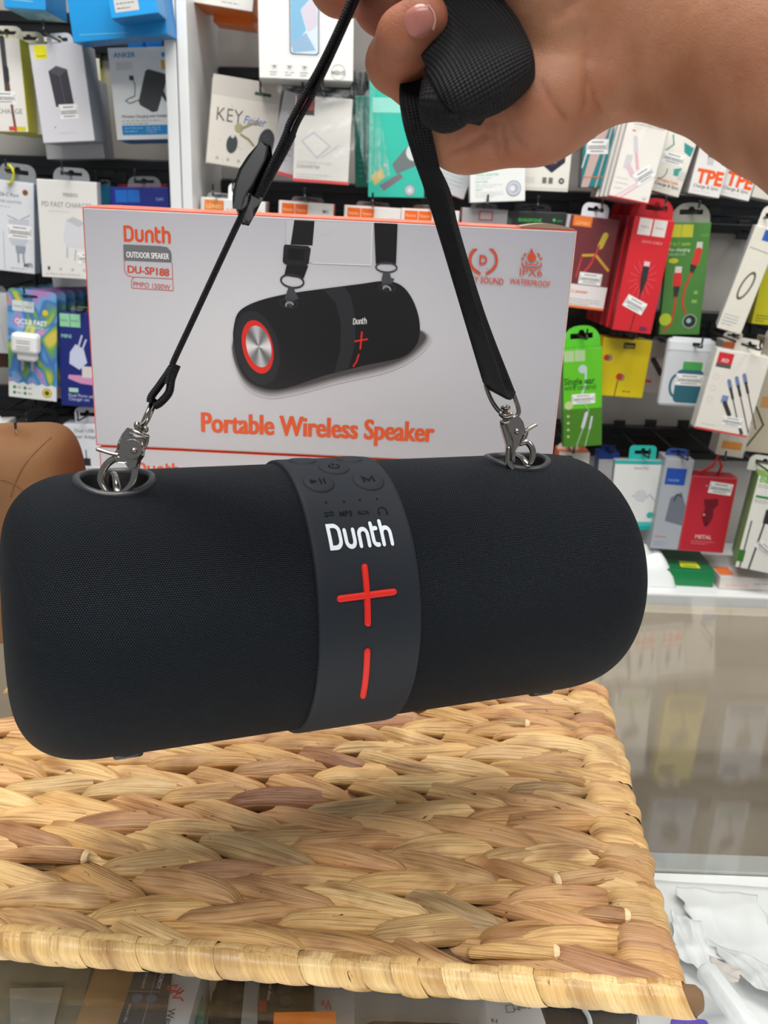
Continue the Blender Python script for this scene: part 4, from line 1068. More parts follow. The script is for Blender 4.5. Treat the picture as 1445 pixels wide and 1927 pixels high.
for i in range(NR):
    o = bpy.data.objects.new('edge_leaf', rl.choice(EW)); COL.objects.link(o); o.parent = wick
    o.matrix_local = Matrix.Translation(Vector(wp(.0005 + rl.uniform(-.002, .002), .014 + ROWP * (i + .5), MZ - .0065 + rl.uniform(-.001, .001)))) @ B_.to_4x4() @ Matrix.Rotation(rl.uniform(-.16, .16), 4, 'Z')
# cut leaf ends that stick out of the braid
M_cut = mat('cut_end', (226, 196, 150), .6)
for px, py, ang, ln in ((1056, 1655, -.30, -.045), (1170, 1722, .08, .024), (1036, 1790, .02, .040), (985, 1362, .15, .018), (152, 1612, .0, .055)):
    c = atZ(px, py, MZ + .004) - MO; mb = MB(); d_ = unit(-ex * math.cos(ang) * -1 + ey * math.sin(ang)); d_ = unit(ex * math.cos(ang) + ey * math.sin(ang))
    e_ = c + d_ * ln - np.array([0, 0, .006]); tube(mb, [c, (c + e_) / 2 + [0, 0, .0015], e_], [.0050, .0054, .0035], 10, 5, flat=.7, up=(0, 0, 1)); 
    st_ = mb.build('cut_stalk', M_leaf, wick, True, uv=[(float(np.dot(v, d_)), float(v[2]) + float(np.dot(v, [d_[1], -d_[0], 0]))) for v in mb.v])
    mb = MB(); sg_ = 1 if ln > 0 else -1; tube(mb, [c - d_ * .0026 * sg_, c - d_ * .0018 * sg_], [.0043, .0045], 10, 1, flat=.7, up=(0, 0, 1), smooth=False); mb.build('cut_end', M_cut, st_)
# hidden frame: stakes, dark backing and the edge rods
mb = MB(); o8 = [wp(.002, .012, 0), wp(MW, .012, 0), wp(MW, MD - .004, 0), wp(.002, MD - .004, 0)]
vs = [p + [0, 0, .0015] for p in o8] + [p + [0, 0, MZ - .0085] for p in o8]
mb.add(vs, [(0, 1, 2, 3), (7, 6, 5, 4), (0, 4, 5, 1), (1, 5, 6, 2), (2, 6, 7, 3), (3, 7, 4, 0)]); mb.build('mat_core', M_under, wick)
for i in range(9):
    mb = MB(); x = .03 + i * .05; tube(mb, [wp(x, .008, MZ - .0095), wp(x + .002, MD * .5, MZ - .0095), wp(x, MD - .006, MZ - .0095)], .0022, 8, 6); mb.build('stake', mat('stake_wood', (150, 108, 66), .6), wick, True)
mb = MB(); tube(mb, [wp(.001, .0, .0088), wp(.0, MD, .0088)], .0042, 10, 4); mb.build('edge_rod', mat('grey_rod', (120, 112, 98), .6), wick, True)
# wrapped front rim, coil by coil
x = -.008; k = 0
while x < MW - .02:
    w_ = rl.uniform(.0115, .0185); rr = rl.uniform(.0078, .0092); mb = MB(); nu, nv = 10, 20; vs, uv = [], []; tw = rl.uniform(.006, .010)
    for i in range(nu + 1):
        s_ = i / nu
        for j in range(nv):
            a = 2 * PI * j / nv; r_ = rr * (.90 + .15 * max(0, math.sin(PI * (.06 + .88 * s_))) ** .6) + .0003 * math.sin(6 * a + k)
            vs.append(wp(x + s_ * (w_ + .0012) + tw * math.cos(a) * .5, .0045 + r_ * math.sin(a) * .95, .0108 + r_ * math.cos(a))); uv.append((x * 3 + a * rr, s_ * w_ + k))
    mb.add(vs, [(i * nv + j, i * nv + (j + 1) % nv, (i + 1) * nv + (j + 1) % nv, (i + 1) * nv + j) for i in range(nu) for j in range(nv)])
    mb.build('rim_wrap', M_straw, wick, True, uv=uv); x += w_; k += 1
mb = MB(); tube(mb, [wp(-.011, .0045, .0108), wp(MW, .0045, .0108)], .0070, 14, 2); mb.build('rim_rod', mat('rod_wood', (112, 84, 54), .7), wick, True)

# ================================================================== PACKAGES ON THE LEFT SHELF UNIT
YF = 1.68
k = Pkg('cable_package', 'white and yellow charging cable package at far left edge, front of its row', 'package', (-62, 70), (34, 72), (-38, 247), YF, .045, (232, 228, 222), (222, 216, 20), (214, 206, 20), group='white and yellow packages in a row at far left')
k.line([(.66, 0), (.665, .55)], .10, (70, 72, 76)); k.line([(.69, .42), (.75, .98)], .05, (110, 60, 48)); k.line([(.68, .32), (.68, .44)], .10, (50, 52, 56)); k.text('CHARGE', .42, .80, .50, (120, 118, 116), .0)
k.rect(.62, .94, .78, .985, (210, 70, 50)); k.rect(.78, .94, .96, .985, (214, 206, 30)); k.sticker(.4, .56, .42, .14); k.tab(.35, .98, .15, (222, 216, 208)); k.done()
hook(k.hookpt()); k.stack(4, .05, 'white and yellow cable package hanging behind the far left one', .018)
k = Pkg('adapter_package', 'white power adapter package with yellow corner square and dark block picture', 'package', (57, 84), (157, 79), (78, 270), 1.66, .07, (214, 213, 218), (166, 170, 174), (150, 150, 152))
k.rect(.09, .01, .32, .145, (234, 226, 24)); k.text('baseus', .13, .125, .16, (120, 110, 20))
k.poly([(.30, .27), (.46, .22), (.66, .26), (.70, .62), (.55, .66), (.35, .63)], (60, 58, 66)); k.poly([(.30, .27), (.46, .22), (.66, .26), (.50, .33)], (84, 82, 92)); k.line([(.50, .33), (.54, .65)], .008, (110, 108, 118))
k.sticker(.40, .61, .36, .15); k.small(.32, .90, .5, 1, .03, (200, 200, 206)); k.ell(.28, .84, .012, (200, 60, 60)); k.tab(.22, .72, .14, (206, 208, 216)); k.done(); hook(k.hookpt(.004)); A_ = k
k = Pkg('adapter_package', 'plain white adapter package hanging lower behind the one with the dark block picture', 'package', (78, 150), (190, 148), (80, 300), 1.742, .06, (198, 198, 202), (170, 172, 176)); k.done()
k = Pkg('power_bank_package', 'white and blue power bank package beside the white upright', 'package', (202, 90), (325, 87), (220, 264), 1.68, .035, (232, 234, 234), (52, 130, 190), (20, 120, 190))
k.text('ANKER', .08, .105, .34, (60, 130, 185), .02, .95); k.rect(.82, .06, .98, .11, (40, 140, 210)); k.rect(.80, .14, .98, .24, (232, 168, 60))
k.rect(.09, .15, .37, .245, (222, 222, 220), .02); k.small(.12, .175, .22, 3, .025, (150, 150, 152), .006)
k.poly([(.60, .235), (.85, .29), (.87, .34), (.68, .69), (.60, .70), (.42, .62), (.40, .58), (.55, .25)], (62, 64, 66)); k.poly([(.80, .47), (.86, .60), (.82, .59), (.76, .51)], (48, 50, 52))
k.line([(.34, .33), (.37, .40), (.35, .52), (.24, .55), (.20, .57), (.26, .60), (.42, .56)], .014, (80, 84, 88)); k.rect(.29, .30, .36, .35, (60, 62, 66))
k.text('Wireless Charging with Foldable Stand', .11, .755, .87, (70, 72, 76), .012); k.small(.11, .79, .6, 2, .03, (130, 130, 134), .008, 3)
k.rect(.10, .84, 1.0, .945, (24, 138, 208)); k.small(.14, .87, .28, 2, .035, (190, 222, 240), .008, 4); k.small(.48, .865, .22, 3, .026, (190, 222, 240), .008, 5); k.small(.82, .87, .14, 2, .035, (190, 222, 240), .008, 6)
k.tab(.28, .80, .20, (28, 120, 196), M=card((28, 120, 196))); k.done(); hook(k.hookpt())
k = Pkg('power_bank_package', 'blue power bank package hidden behind the white and blue one', 'package', (222, 120), (322, 118), (224, 268), 1.73, .05, (24, 110, 180)); k.done()
# tumbled cyan boxes
k = Pkg('cyan_box', 'cyan blue box lying tilted across the top left, white label on its end', 'box', (66, -62), (255, -75), (178, 76), 1.585, .045, (24, 150, 220), (16, 128, 196), (14, 118, 186), yaw=-.12)
k.rect(.30, .28, .55, .40, (210, 208, 206)); k.small(.32, .31, .2, 3, .03, (120, 120, 120), .006); k.line([(.08, .9), (.6, .93)], .006, (120, 200, 235)); k.done(); cb1 = k
k = Pkg('cyan_box', 'cyan blue box at top, end facing out, beside the white upright', 'box', (196, -40), (286, -52), (208, 36), 1.52, .055, (26, 156, 228), (18, 138, 206), (14, 120, 190)); k.rect(.12, .45, .62, .86, (206, 204, 202)); k.small(.16, .53, .4, 3, .12, (110, 110, 112), .02); k.done()
k = Pkg('cyan_box', 'cyan blue box at the top left corner with a pale lower edge', 'box', (4, -70), (84, -64), (6, 14), 1.63, .10, (28, 150, 218), (22, 130, 196), (60, 160, 214)); k.line([(.1, .8), (.7, .82)], .01, (180, 220, 238)); k.done()
# second row
k = Pkg('wall_charger_package', 'white and grey wall charger package with a yellow tie in its clear tab, left edge', 'package', (-40, 333), (62, 345), (-32, 505), 1.67, .03, (222, 224, 228), (150, 166, 186))
k.text('USB-C Port', .30, .17, .42, (110, 112, 118)); k.text('POWER ADAPTER', .25, .24, .52, (150, 152, 158)); k.small(.25, .285, .45, 1, .03, (150, 150, 156)); k.ell(.84, .11, .055, (190, 90, 60)); k.ell(.84, .11, .035, (70, 90, 60))
k.line([(.50, .38), (.72, .42), (.92, .35)], .010, (110, 114, 124)); k.poly([(.52, .42), (.90, .40), (.90, .62), (.82, .70), (.58, .70), (.52, .63)], (196, 200, 210)); k.sticker(.50, .47, .46, .15); k.poly([(.64, .70), (.84, .70), (.82, .78), (.66, .78)], (150, 156, 172)); k.line([(.69, .78), (.70, .88)], .035, (150, 156, 172)); k.line([(.79, .78), (.80, .87)], .035, (150, 156, 172))
k.text('MFi', .80, .93, .16, (90, 92, 98), .01); k.small(.55, .955, .42, 1, .03, (110, 112, 118)); k.line([(.42, .55), (.44, .97)], .012, (190, 194, 204))
k.tab(.30, .98, .19, clear=True); k.done(); hook(k.hookpt()); hp = k.hookpt(.003)
mb = MB(); tube(mb, [hp + [-.010, 0, .006], hp + [-.004, -.003, .010], hp + [.001, -.003, 0], hp + [-.003, -.003, -.016], hp + [-.010, -.002, -.018]], .0045, 8, 4, flat=.4); o = mb.build('yellow_tie', mat('yellow_plastic', (226, 224, 30), .4), None, True, off=hp); o.location = hp; tag(o, 'bright yellow plastic tie looped through the clear tab at left', 'tie')
k = Pkg('wall_charger_package', 'white fast charger box with grey plug picture and black outline lettering', 'package', (68, 336), (182, 343), (79, 521), 1.65, .022, (226, 224, 220), (196, 194, 190))
k.text('YESIDO', .42, .16, .26, (130, 126, 124), .02); k.text('PD FAST CHARGER', .07, .27, .84, (130, 128, 126), .0, 1.15); k.small(.18, .315, .5, 1, .03, (176, 174, 172), .008)
k.poly([(.46, .40), (.58, .36), (.80, .42), (.84, .55), (.78, .68), (.44, .66), (.40, .60)], (212, 212, 218)); k.poly([(.46, .40), (.58, .36), (.80, .42), (.66, .46)], (190, 190, 196)); k.line([(.46, .68), (.45, .78)], .03, (190, 190, 194)); k.line([(.60, .70), (.58, .80)], .03, (190, 190, 194))
k.sticker(.62, .72, .40, .12); k.ell(.13, .90, .022, (70, 70, 74), .03); [k.ell(.13 + .2 * i, .90, .02, (190, 188, 186)) for i in range(1, 5)]; k.small(.08, .955, .85, 1, .03, (190, 188, 186), .01, 8)
k.tab(.25, .85, .13, clear=True); k.done(); hook(k.hookpt())
k = Pkg('wall_charger_package', 'white charger box whose lower edge shows beneath the fast charger box', 'package', (92, 400), (205, 398), (90, 541), 1.72, .03, (206, 206, 206)); k.done()
k = Pkg('teal_package', 'narrow teal package behind the fast charger box', 'package', (176, 345), (208, 348), (178, 520), 1.76, .04, (20, 120, 156), (16, 100, 134)); k.tab(.2, .8, .05, clear=True); k.done(); hook(k.hookpt())
k = Pkg('blue_box', 'dark blue charger box behind the speaker box, two light blue squares', 'package', (211, 352), (322, 352), (212, 480), 1.70, .05, (28, 44, 140), (20, 30, 110), (20, 30, 110))
k.rect(.09, .04, .29, .22, (26, 110, 205)); k.rect(.30, .04, .50, .22, (26, 110, 205)); k.text('N41', .78, .20, .12, (160, 170, 220), .01); k.tab(.25, .82, .16, clear=True); k.done(); hook(k.hookpt())
k = Pkg('red_box', 'red box edge just above the dark blue box', 'package', (224, 347), (318, 346), (226, 440), 1.775, .03, (150, 20, 40)); k.done()
# third row
M_swirl = mat('swirl_print', (80, 120, 190), .35, coat=.3); _tc = N(M_swirl, 'ShaderNodeTexCoord')
M_swirl.node_tree.links.new(ramp(M_swirl, noise(M_swirl, mapping(M_swirl, _tc.outputs['Object'], (16, 1, 11)), 1.0, 1, 1.6), [(.30, (214, 196, 90)), (.38, (110, 170, 80)), (.45, (70, 110, 190)), (.50, (96, 170, 214)), (.56, (176, 130, 196)), (.62, (214, 140, 150)), (.70, (100, 160, 90))]), M_swirl.node_tree.nodes['Principled BSDF'].inputs['Base Color'])
k = Pkg('wall_charger_card', 'colourful swirled blister card holding a white wall plug', 'package', (9, 540), (102, 551), (21, 746), 1.66, .004, (200, 200, 205), M=M_swirl, round_top=.01, group='swirled charger cards in a row')
k.rect(.10, .105, .31, .20, (214, 222, 220)); k.rect(.32, .105, .54, .20, (214, 222, 220)); k.text('hoco', .13, .165, .15, (120, 130, 130)); k.text('hoco', .35, .165, .15, (120, 130, 130))
k.ell(.77, .19, .06, (220, 200, 30)); k.text('QC3.0 FAST', .15, .31, .66, (236, 238, 240), .03, 1.1); k.text('SAFE CHARGING', .20, .345, .54, (206, 216, 226), .012)
k.poly([(0, .86), (.1, .85), (.2, .87), (.3, .85), (.4, .87), (.5, .85), (.6, .87), (.7, .85), (.8, .87), (.9, .85), (1, .87), (1, 1), (0, 1)], (226, 228, 224))
for u in (.12, .34):
    for v in (.905, .955): k.ell(u, v, .034, (50, 130, 70)); k.rect(u + .06, v - .008, u + .14, v + .008, (170, 172, 170))
k.ell(.80, .93, .10, (190, 70, 120)); k.ell(.80, .93, .085, (220, 210, 50)); k.ell(.80, .93, .05, (60, 90, 50)); k.rect(.30, .045, .62, .065, (20, 20, 22), .02)
k.done(); k.slot = (0, k.h - .010); hook(k.hookpt()); k.stack(4, .028, 'swirled charger card hanging behind the front one, edge showing', .007)
PL = Vector(k.loc)
mb = MB(); W_, H_ = k.w, k.h
box_mesh(mb, -W_ * .34, W_ * .20, -.026, -.0008, H_ * .435, H_ * .62, bev=.006); box_mesh(mb, -W_ * .25, W_ * .15, -.020, -.0008, H_ * .365, H_ * .45, bev=.005); mb.build('plug_body', mat('white_plastic', (240, 240, 240), .3), k.root)
for sx in (-.15, .05):
    mb = MB(); tube(mb, [(W_ * sx, -.012, H_ * .38), (W_ * sx, -.012, H_ * .28)], .0028, 10, 2); mb.build('plug_pin', mat('pin_metal', (190, 192, 196), .3, .7), k.root, True)
mb = MB(); mb.add([(-W_ * .26, -.0263, H_ * .47), (W_ * .10, -.0263, H_ * .47), (W_ * .10, -.0263, H_ * .58), (-W_ * .26, -.0263, H_ * .58)], [(0, 1, 2, 3)], 0, (238, 238, 236))
for i, yy in enumerate((.55, .53, .50, .48)): mb.add([(-W_ * .22, -.0264, H_ * yy), (W_ * .06, -.0264, H_ * yy), (W_ * .06, -.0264, H_ * (yy + .007)), (-W_ * .22, -.0264, H_ * (yy + .007))], [(0, 1, 2, 3)], 0, (130, 130, 132))
mb.build('price_sticker', M_ink, k.root)
k = Pkg('charger_box', 'deep blue charger box with mint squares and a white plug picture', 'package', (105, 585), (200, 592), (118, 763), 1.67, .035, (26, 40, 120), (18, 28, 90))
k.rect(.04, .02, .24, .155, (150, 214, 170)); k.rect(.25, .02, .45, .155, (150, 214, 170)); k.text('hoco', .06, .10, .14, (70, 120, 100)); k.text('hoco', .27, .10, .14, (70, 120, 100)); k.text('MINI', .06, .27, .20, (150, 210, 200), .02)
k.poly([(.22, .42), (.34, .33), (.50, .38), (.56, .52), (.40, .60), (.20, .54)], (206, 212, 236)); k.line([(.40, .35), (.47, .24)], .035, (200, 206, 232)); k.line([(.48, .37), (.55, .28)], .035, (200, 206, 232)); k.poly([(.18, .66), (.5, .66), (.75, .70), (.75, .76), (.4, .745), (.16, .70)], (214, 150, 190)); k.rect(.45, .56, .66, .68, (222, 214, 212))
k.rect(.17, .80, .36, .845, (180, 220, 200)); k.text('Dual Ports safety', .16, .895, .62, (190, 196, 226)); k.text('Charger set', .16, .935, .42, (190, 196, 226)); k.tab(.2, .8, .05, clear=True); k.done(); hook(k.hookpt())
k = Pkg('grey_package', 'grey clear fronted package cut by the left edge, brown end below', 'package', (-60, 548), (15, 552), (-55, 662), 1.68, .03, (196, 198, 200), (150, 152, 156)); k.tab(.2, .9, .1, clear=True); k.line([(.7, .45), (.8, .55), (.86, .9)], .01, (140, 140, 144)); k.done(); hook(k.hookpt())
k = Pkg('brown_box', 'small brown box at left edge below the grey package', 'package', (-50, 658), (14, 660), (-50, 690), 1.73, .04, (110, 60, 44)); k.done(); hook(k.hookpt())
# fourth row
k = Pkg('black_box', 'black box with an orange block above it, behind the tan bag', 'package', (22, 800), (128, 800), (24, 960), 1.68, .08, (36, 37, 40), (26, 27, 30)); k.text('remax', .06, .14, .18, (150, 60, 50)); k.tab(.2, .8, .14, (44, 44, 48)); k.done(); hook(k.hookpt())
k = Pkg('black_box', 'black box with bright orange band, behind and above the other black one', 'package', (34, 780), (126, 778), (34, 850), 1.78, .05, (26, 27, 30)); k.rect(.30, .12, .62, .34, (228, 130, 30)); k.text('DUDAO', .04, .16, .18, (140, 140, 144)); k.done(); hook(k.hookpt())
k = Pkg('adapter_box', 'white power adapter box with black plug picture, left of the speaker box', 'package', (123, 798), (215, 800), (132, 980), 1.67, .04, (226, 228, 234), (176, 178, 184))
k.text('Dual USB', .22, .08, .40, (110, 112, 120)); k.text('Power Adapter', .10, .14, .66, (110, 112, 120)); k.line([(.20, .26), (.20, .36)], .025, (90, 92, 100)); k.line([(.42, .26), (.42, .36)], .025, (90, 92, 100)); k.rect(.13, .34, .50, .43, (44, 45, 50)); k.sticker(.14, .42, .66, .14); k.rect(.12, .55, .44, .60, (40, 41, 46)); k.rect(.52, .55, .8, .60, (40, 41, 46)); k.tab(.18, .70, .15, (226, 228, 234)); k.done(); hook(k.hookpt())
k = Pkg('white_box', 'white box with a red bar, cut by the left edge above the tan bag', 'package', (-60, 798), (18, 795), (-58, 900), 1.66, .05, (222, 220, 216)); k.rect(.80, .16, .87, .38, (206, 40, 36)); k.tab(.2, .8, .1, (220, 220, 220)); k.done(); hook(k.hookpt())

# ================================================================== PACKAGES ON THE RIGHT SHELF UNIT
k = Pkg('cable_box', 'white and orange box at the top beside the white upright', 'package', (356, -70), (476, -50), (362, 4), 1.68, .10, (226, 224, 220), (224, 120, 30), (226, 116, 24)); k.small(.5, .86, .4, 1, .1, (90, 60, 60)); k.done(); k.tab(.2, .8, .1, (226, 120, 30)); hook(k.hookpt())
k = Pkg('cable_box', 'orange box hanging behind the white and orange one at the top', 'package', (402, -40), (478, -30), (404, 42), 1.76, .06, (222, 112, 24)); k.done(); hook(k.hookpt())
k = Pkg('phone_accessory_box', 'large white box with a blue phone picture at top centre', 'package', (489, -90), (672, -86), (484, 148), 1.60, .085, (234, 234, 230), (206, 204, 198), (214, 214, 210), yaw=.12)
k.rect(.30, .02, .66, .82, (218, 220, 222), .05); k.rect(.325, .04, .635, .80, (40, 44, 60), .04); k.rect(.335, .05, .625, .79, (206, 222, 232), .035); k.poly([(.34, .30), (.56, .08), (.60, .30), (.44, .44), (.50, .60), (.34, .74)], (128, 180, 212)); k.poly([(.44, .44), (.60, .32), (.62, .56), (.52, .62)], (206, 200, 212)); k.poly([(.34, .70), (.50, .62), (.60, .76), (.36, .785)], (146, 178, 206))
for i in range(3): u = .16 + .16 * i; k.poly([(u - .04, .885), (u + .04, .885), (u + .02, .925), (u - .02, .925)], (206, 206, 204)); k.ell(u, .90, .012, (110, 110, 110)); k.small(u - .05, .945, .10, 2, .022, (160, 160, 160), .008, i)
k.ring(.84, .93, .075, .005, (170, 170, 168)); k.text('MBHS', .765, .95, .15, (150, 150, 148), .02); k.done(); PB = k
k = Pkg('key_finder_package', 'speckled white key finder package with black fob picture', 'package', (401, 138), (530, 160), (388, 306), 1.67, .02, (214, 208, 198), (186, 178, 168), group='key finder packages hanging together')
k.rect(.0, .0, 1., .22, (196, 190, 182))
rk = random.Random(3)
for i in range(26): k.ell(rk.uniform(.04, .95), rk.uniform(.3, .95), rk.uniform(.004, .012), (190, 184, 176))
k.text('KEY', .10, .50, .38, (84, 82, 82), -.012, 1.15); k.text('Finder', .50, .49, .33, (70, 100, 180), .0, 1.3, shear=.3)
k.ell(.44, .55, .065, (166, 158, 120)); k.line([(.48, .55), (.62, .48), (.72, .46)], .035, (150, 144, 104)); k.line([(.48, .62), (.60, .66), (.68, .72)], .03, (140, 134, 96)); k.ell(.36, .74, .082, (62, 68, 72), .13, -.1); k.ell(.36, .65, .028, (206, 202, 196)); k.ell(.86, .66, .12, (58, 60, 66), .19, -.1); k.ring(.86, .60, .035, .006, (90, 92, 98))
for i in range(3): k.ell(.16 + .16 * i, .92, .022, (176, 170, 162))
k.ell(.66, .91, .05, (196, 190, 182)); k.rect(.62, .12, .86, .155, (40, 80, 60), .01); k.done(); k.slot = (.24 * k.w, .87 * k.h); hook(k.hookpt()); k.stack(2, .026, 'key finder package behind the front one, its left edge showing', -.006)
k = Pkg('converter_package', 'tilted slim package in clear wrap between key finder and converter boxes', 'package', (546, 172), (618, 192), (494, 320), 1.665, .03, (206, 202, 206), (190, 186, 190), (190, 90, 96))
k.small(.2, .25, .3, 9, .07, (150, 146, 150), .02, 5); k.poly([(.62, .7), (.98, .62), (.98, .82), (.8, .86)], (70, 70, 96)); k.rect(0, .96, 1, 1, (214, 80, 84)); k.tab(.2, .8, .08, clear=True); k.done(); hook(k.hookpt())
k = Pkg('converter_package', 'white converter package with a red lower band, in a clear bag', 'package', (549, 178), (656, 186), (558, 341), 1.63, .035, (224, 222, 216), (196, 192, 188), (166, 140, 130))
k.rect(.02, .0, .34, .22, (66, 62, 66)); k.rect(.04, .02, .32, .16, (180, 70, 66)); k.poly([(.12, .52), (.34, .40), (.66, .56), (.42, .72)], (196, 198, 206)); k.poly([(.16, .52), (.34, .43), (.62, .56), (.42, .69)], (228, 226, 222)); k.line([(.5, .70), (.8, .54)], .02, (206, 206, 208))
k.text('LIGHTNING TO RJ45', .06, .785, .62, (196, 194, 192), .0); k.text('CONVERTER', .06, .835, .42, (160, 160, 162), .015); k.small(.06, .91, .6, 2, .03, (184, 182, 180), .008); k.rect(0, .965, 1, 1, (222, 86, 88)); k.tab(.2, .8, .06, clear=True); k.done(); hook(k.hookpt()); CV = k
k = Pkg('teal_adapter_package', 'bright teal adapter package in clear bag, metal plug picture and silver disc', 'package', (690, 140), (800, 142), (697, 371), 1.66, .02, (52, 190, 168), (30, 160, 138), (26, 150, 128))
k.rect(.06, .18, .62, .30, (150, 220, 206)); k.poly([(.42, .72), (.66, .58), (.95, .50), (.98, .70), (.7, .76), (.5, .80)], (110, 120, 122)); k.ell(.80, .62, .14, (214, 220, 218)); k.poly([(.04, .82), (.24, .75), (.30, .83), (.12, .90)], (206, 186, 110)); k.poly([(.20, .90), (.56, .79), (.62, .83), (.28, .945)], (122, 116, 124)); k.ell(.30, .73, .03, (190, 190, 186)); k.ell(.74, .935, .10, (120, 140, 146)); k.ell(.74, .935, .085, (176, 188, 192)); k.ell(.74, .935, .04, (210, 216, 218))
k.tab(.2, .8, .06, clear=True); k.done(); hook(k.hookpt()); TP = k
k = Pkg('teal_adapter_package', 'dark teal package partly hidden behind the bright teal one', 'package', (665, 180), (760, 180), (670, 352), 1.74, .03, (20, 120, 104), (14, 90, 80)); k.small(.08, .7, .14, 4, .06, (80, 170, 150), .02); k.tab(.2, .8, .08, clear=True); k.done(); hook(k.hookpt())
# clear bag hanging over those
def sheet(name, label, cat, corners, Y, M, amp, seed, th=.0006, nx=26, nz=30, group=None):
    """thin crumpled film; corners TL TR BR BL in photo pixels at distance Y"""
    P4 = [atY(*c, Y) for c in corners]; c0 = sum(P4) / 4; r = np.random.default_rng(seed); ph = r.uniform(0, 6, 8); fq = r.uniform(2, 9, (8, 2)); vs = []
    for i in range(nx + 1):
        for j in range(nz + 1):
            a, b = i / nx, j / nz; p = P4[0] * (1 - a) * (1 - b) + P4[1] * a * (1 - b) + P4[2] * a * b + P4[3] * (1 - a) * b
            d_ = sum(abs(math.sin(fq[q][0] * a + fq[q][1] * b + ph[q])) for q in range(8)) / 8 - .6; vs.append(p + np.array([0, d_ * amp, 0]))
    mb = MB(); mb.add(vs, [(i * (nz + 1) + j, i * (nz + 1) + j + 1, (i + 1) * (nz + 1) + j + 1, (i + 1) * (nz + 1) + j) for i in range(nx) for j in range(nz)])
    o = mb.build(name, M, None, False, off=c0); o.location = c0; s_ = o.modifiers.new('thick', 'SOLIDIFY'); s_.thickness = th; tag(o, label, cat, group); return o
sheet('plastic_bag', 'crinkled clear plastic bag hanging over the teal package', 'bag', [(655, 136), (700, 130), (735, 330), (690, 345)], 1.635, MC['crinkled_bag'], .02, 4)
sheet('plastic_bag', 'crinkled clear plastic bag around the white converter package', 'bag', [(520, 160), (690, 172), (662, 300), (552, 292)], 1.60, MC['crinkled_bag'], .018, 9)
# low row of orange and white boxes above the speaker box
k = Pkg('cable_box', 'white box with an orange name block, first of the low row behind the strap slider', 'package', (376, 370), (436, 375), (378, 470), 1.66, .06, (222, 220, 216)); k.rect(.12, .04, .80, .24, (232, 130, 50)); k.text('LDNIO', .18, .19, .5, (246, 200, 150), .03); k.tab(.1, .9, .1, clear=True); k.done(); hook(k.hookpt())
k = Pkg('cable_box', 'white super charger box, second of the low row behind the strap slider', 'package', (419, 374), (498, 380), (421, 470), 1.65, .05, (228, 228, 230), (202, 198, 190)); k.text('SUPER CHARGER', .06, .24, .85, (240, 160, 90)); k.text('ADAPTER CONNECT', .5, .34, .42, (140, 140, 140)); k.tab(.05, .55, .32, (236, 238, 238)); k.done(); hook(k.hookpt())
for (a, b, c, lab) in (((522, 376), (626, 384), (524, 470), 'white box with two orange squares and an orange end, left one of three'), ((645, 385), (752, 392), (647, 470), 'white box with two orange squares, middle one of three'), ((752, 391), (862, 397), (754, 470), 'white box with two orange squares next to the right strap')):
    k = Pkg('earphone_box', lab, 'package', a, b, c, 1.66, .05, (226, 224, 220), (232, 108, 24)); k.rect(.06, .05, .29, .30, (236, 104, 22)); k.rect(.30, .05, .53, .30, (236, 104, 22)); k.text('hoco', .09, .20, .16, (250, 190, 150)); k.text('hoco', .33, .20, .16, (250, 190, 150)); k.text('M1', .80, .20, .10, (120, 120, 122), .02) if 'end' in lab else k.text('M1', .82, .30, .08, (236, 160, 140)); k.small(.6, .27, .34, 1, .03, (170, 170, 172))
    k.tab(.2, .8, .1, clear=True); k.done(); hook(k.hookpt())
k = Pkg('clear_box', 'clear fronted grey package with a red framed label near the right strap', 'package', (866, 390), (952, 395), (868, 470), 1.67, .05, (186, 182, 184), (176, 160, 166)); k.rect(.37, .05, .68, .28, (186, 90, 96)); k.rect(.40, .08, .65, .25, (214, 190, 188)); k.tab(.2, .8, .12, clear=True); k.done(); hook(k.hookpt())
k = Pkg('black_box', 'black box with green lettering just above the right end of the speaker box', 'package', (942, 396), (1062, 400), (944, 470), 1.68, .05, (40, 42, 44), (30, 30, 32)); k.ell(.07, .3, .09, (70, 90, 88)); k.text('BOROFONE', .26, .26, .36, (60, 200, 80), .02); k.ell(.82, .20, .022, (60, 210, 80)); k.text('BM30', .87, .24, .08, (50, 170, 70)); k.tab(.2, .8, .2, (50, 50, 54)); k.done(); hook(k.hookpt())
# row partly behind the hand
k = Pkg('converter_package', 'pale tilted package with green print under the hand', 'package', (812, 262), (892, 292), (802, 350), 1.70, .05, (210, 216, 222), (180, 184, 190), (170, 80, 84)); k.text('UGREEN', .3, .32, .5, (90, 190, 150)); k.small(.3, .5, .55, 5, .09, (150, 200, 180), .014); k.tab(.2, .8, .06, clear=True); k.done(); hook(k.hookpt())
k = Pkg('adapter_package', 'white package with a silver disc and green print below the palm', 'package', (886, 256), (992, 252), (882, 382), 1.64, .03, (236, 238, 236), (200, 200, 198)); k.text('VIDEO ADAPTER', .10, .60, .42, (110, 210, 160), .012); k.small(.10, .635, .42, 1, .03, (170, 172, 174)); k.text('FEATURES', .10, .70, .22, (130, 214, 170)); k.small(.10, .735, .5, 2, .03, (178, 180, 180), .006, 2); k.text('INPUT', .10, .82, .12, (120, 212, 165)); k.small(.10, .85, .5, 3, .03, (178, 180, 180), .006, 7)
k.poly([(.35, .30), (.60, .26), (.64, .46), (.40, .48)], (60, 64, 80)); k.ell(.79, .80, .135, (160, 166, 176)); k.ell(.79, .80, .115, (206, 210, 218)); k.ell(.79, .80, .085, (176, 180, 190)); k.ell(.77, .80, .05, (226, 228, 234)); k.tab(.2, .8, .1, clear=True); k.done(); hook(k.hookpt())
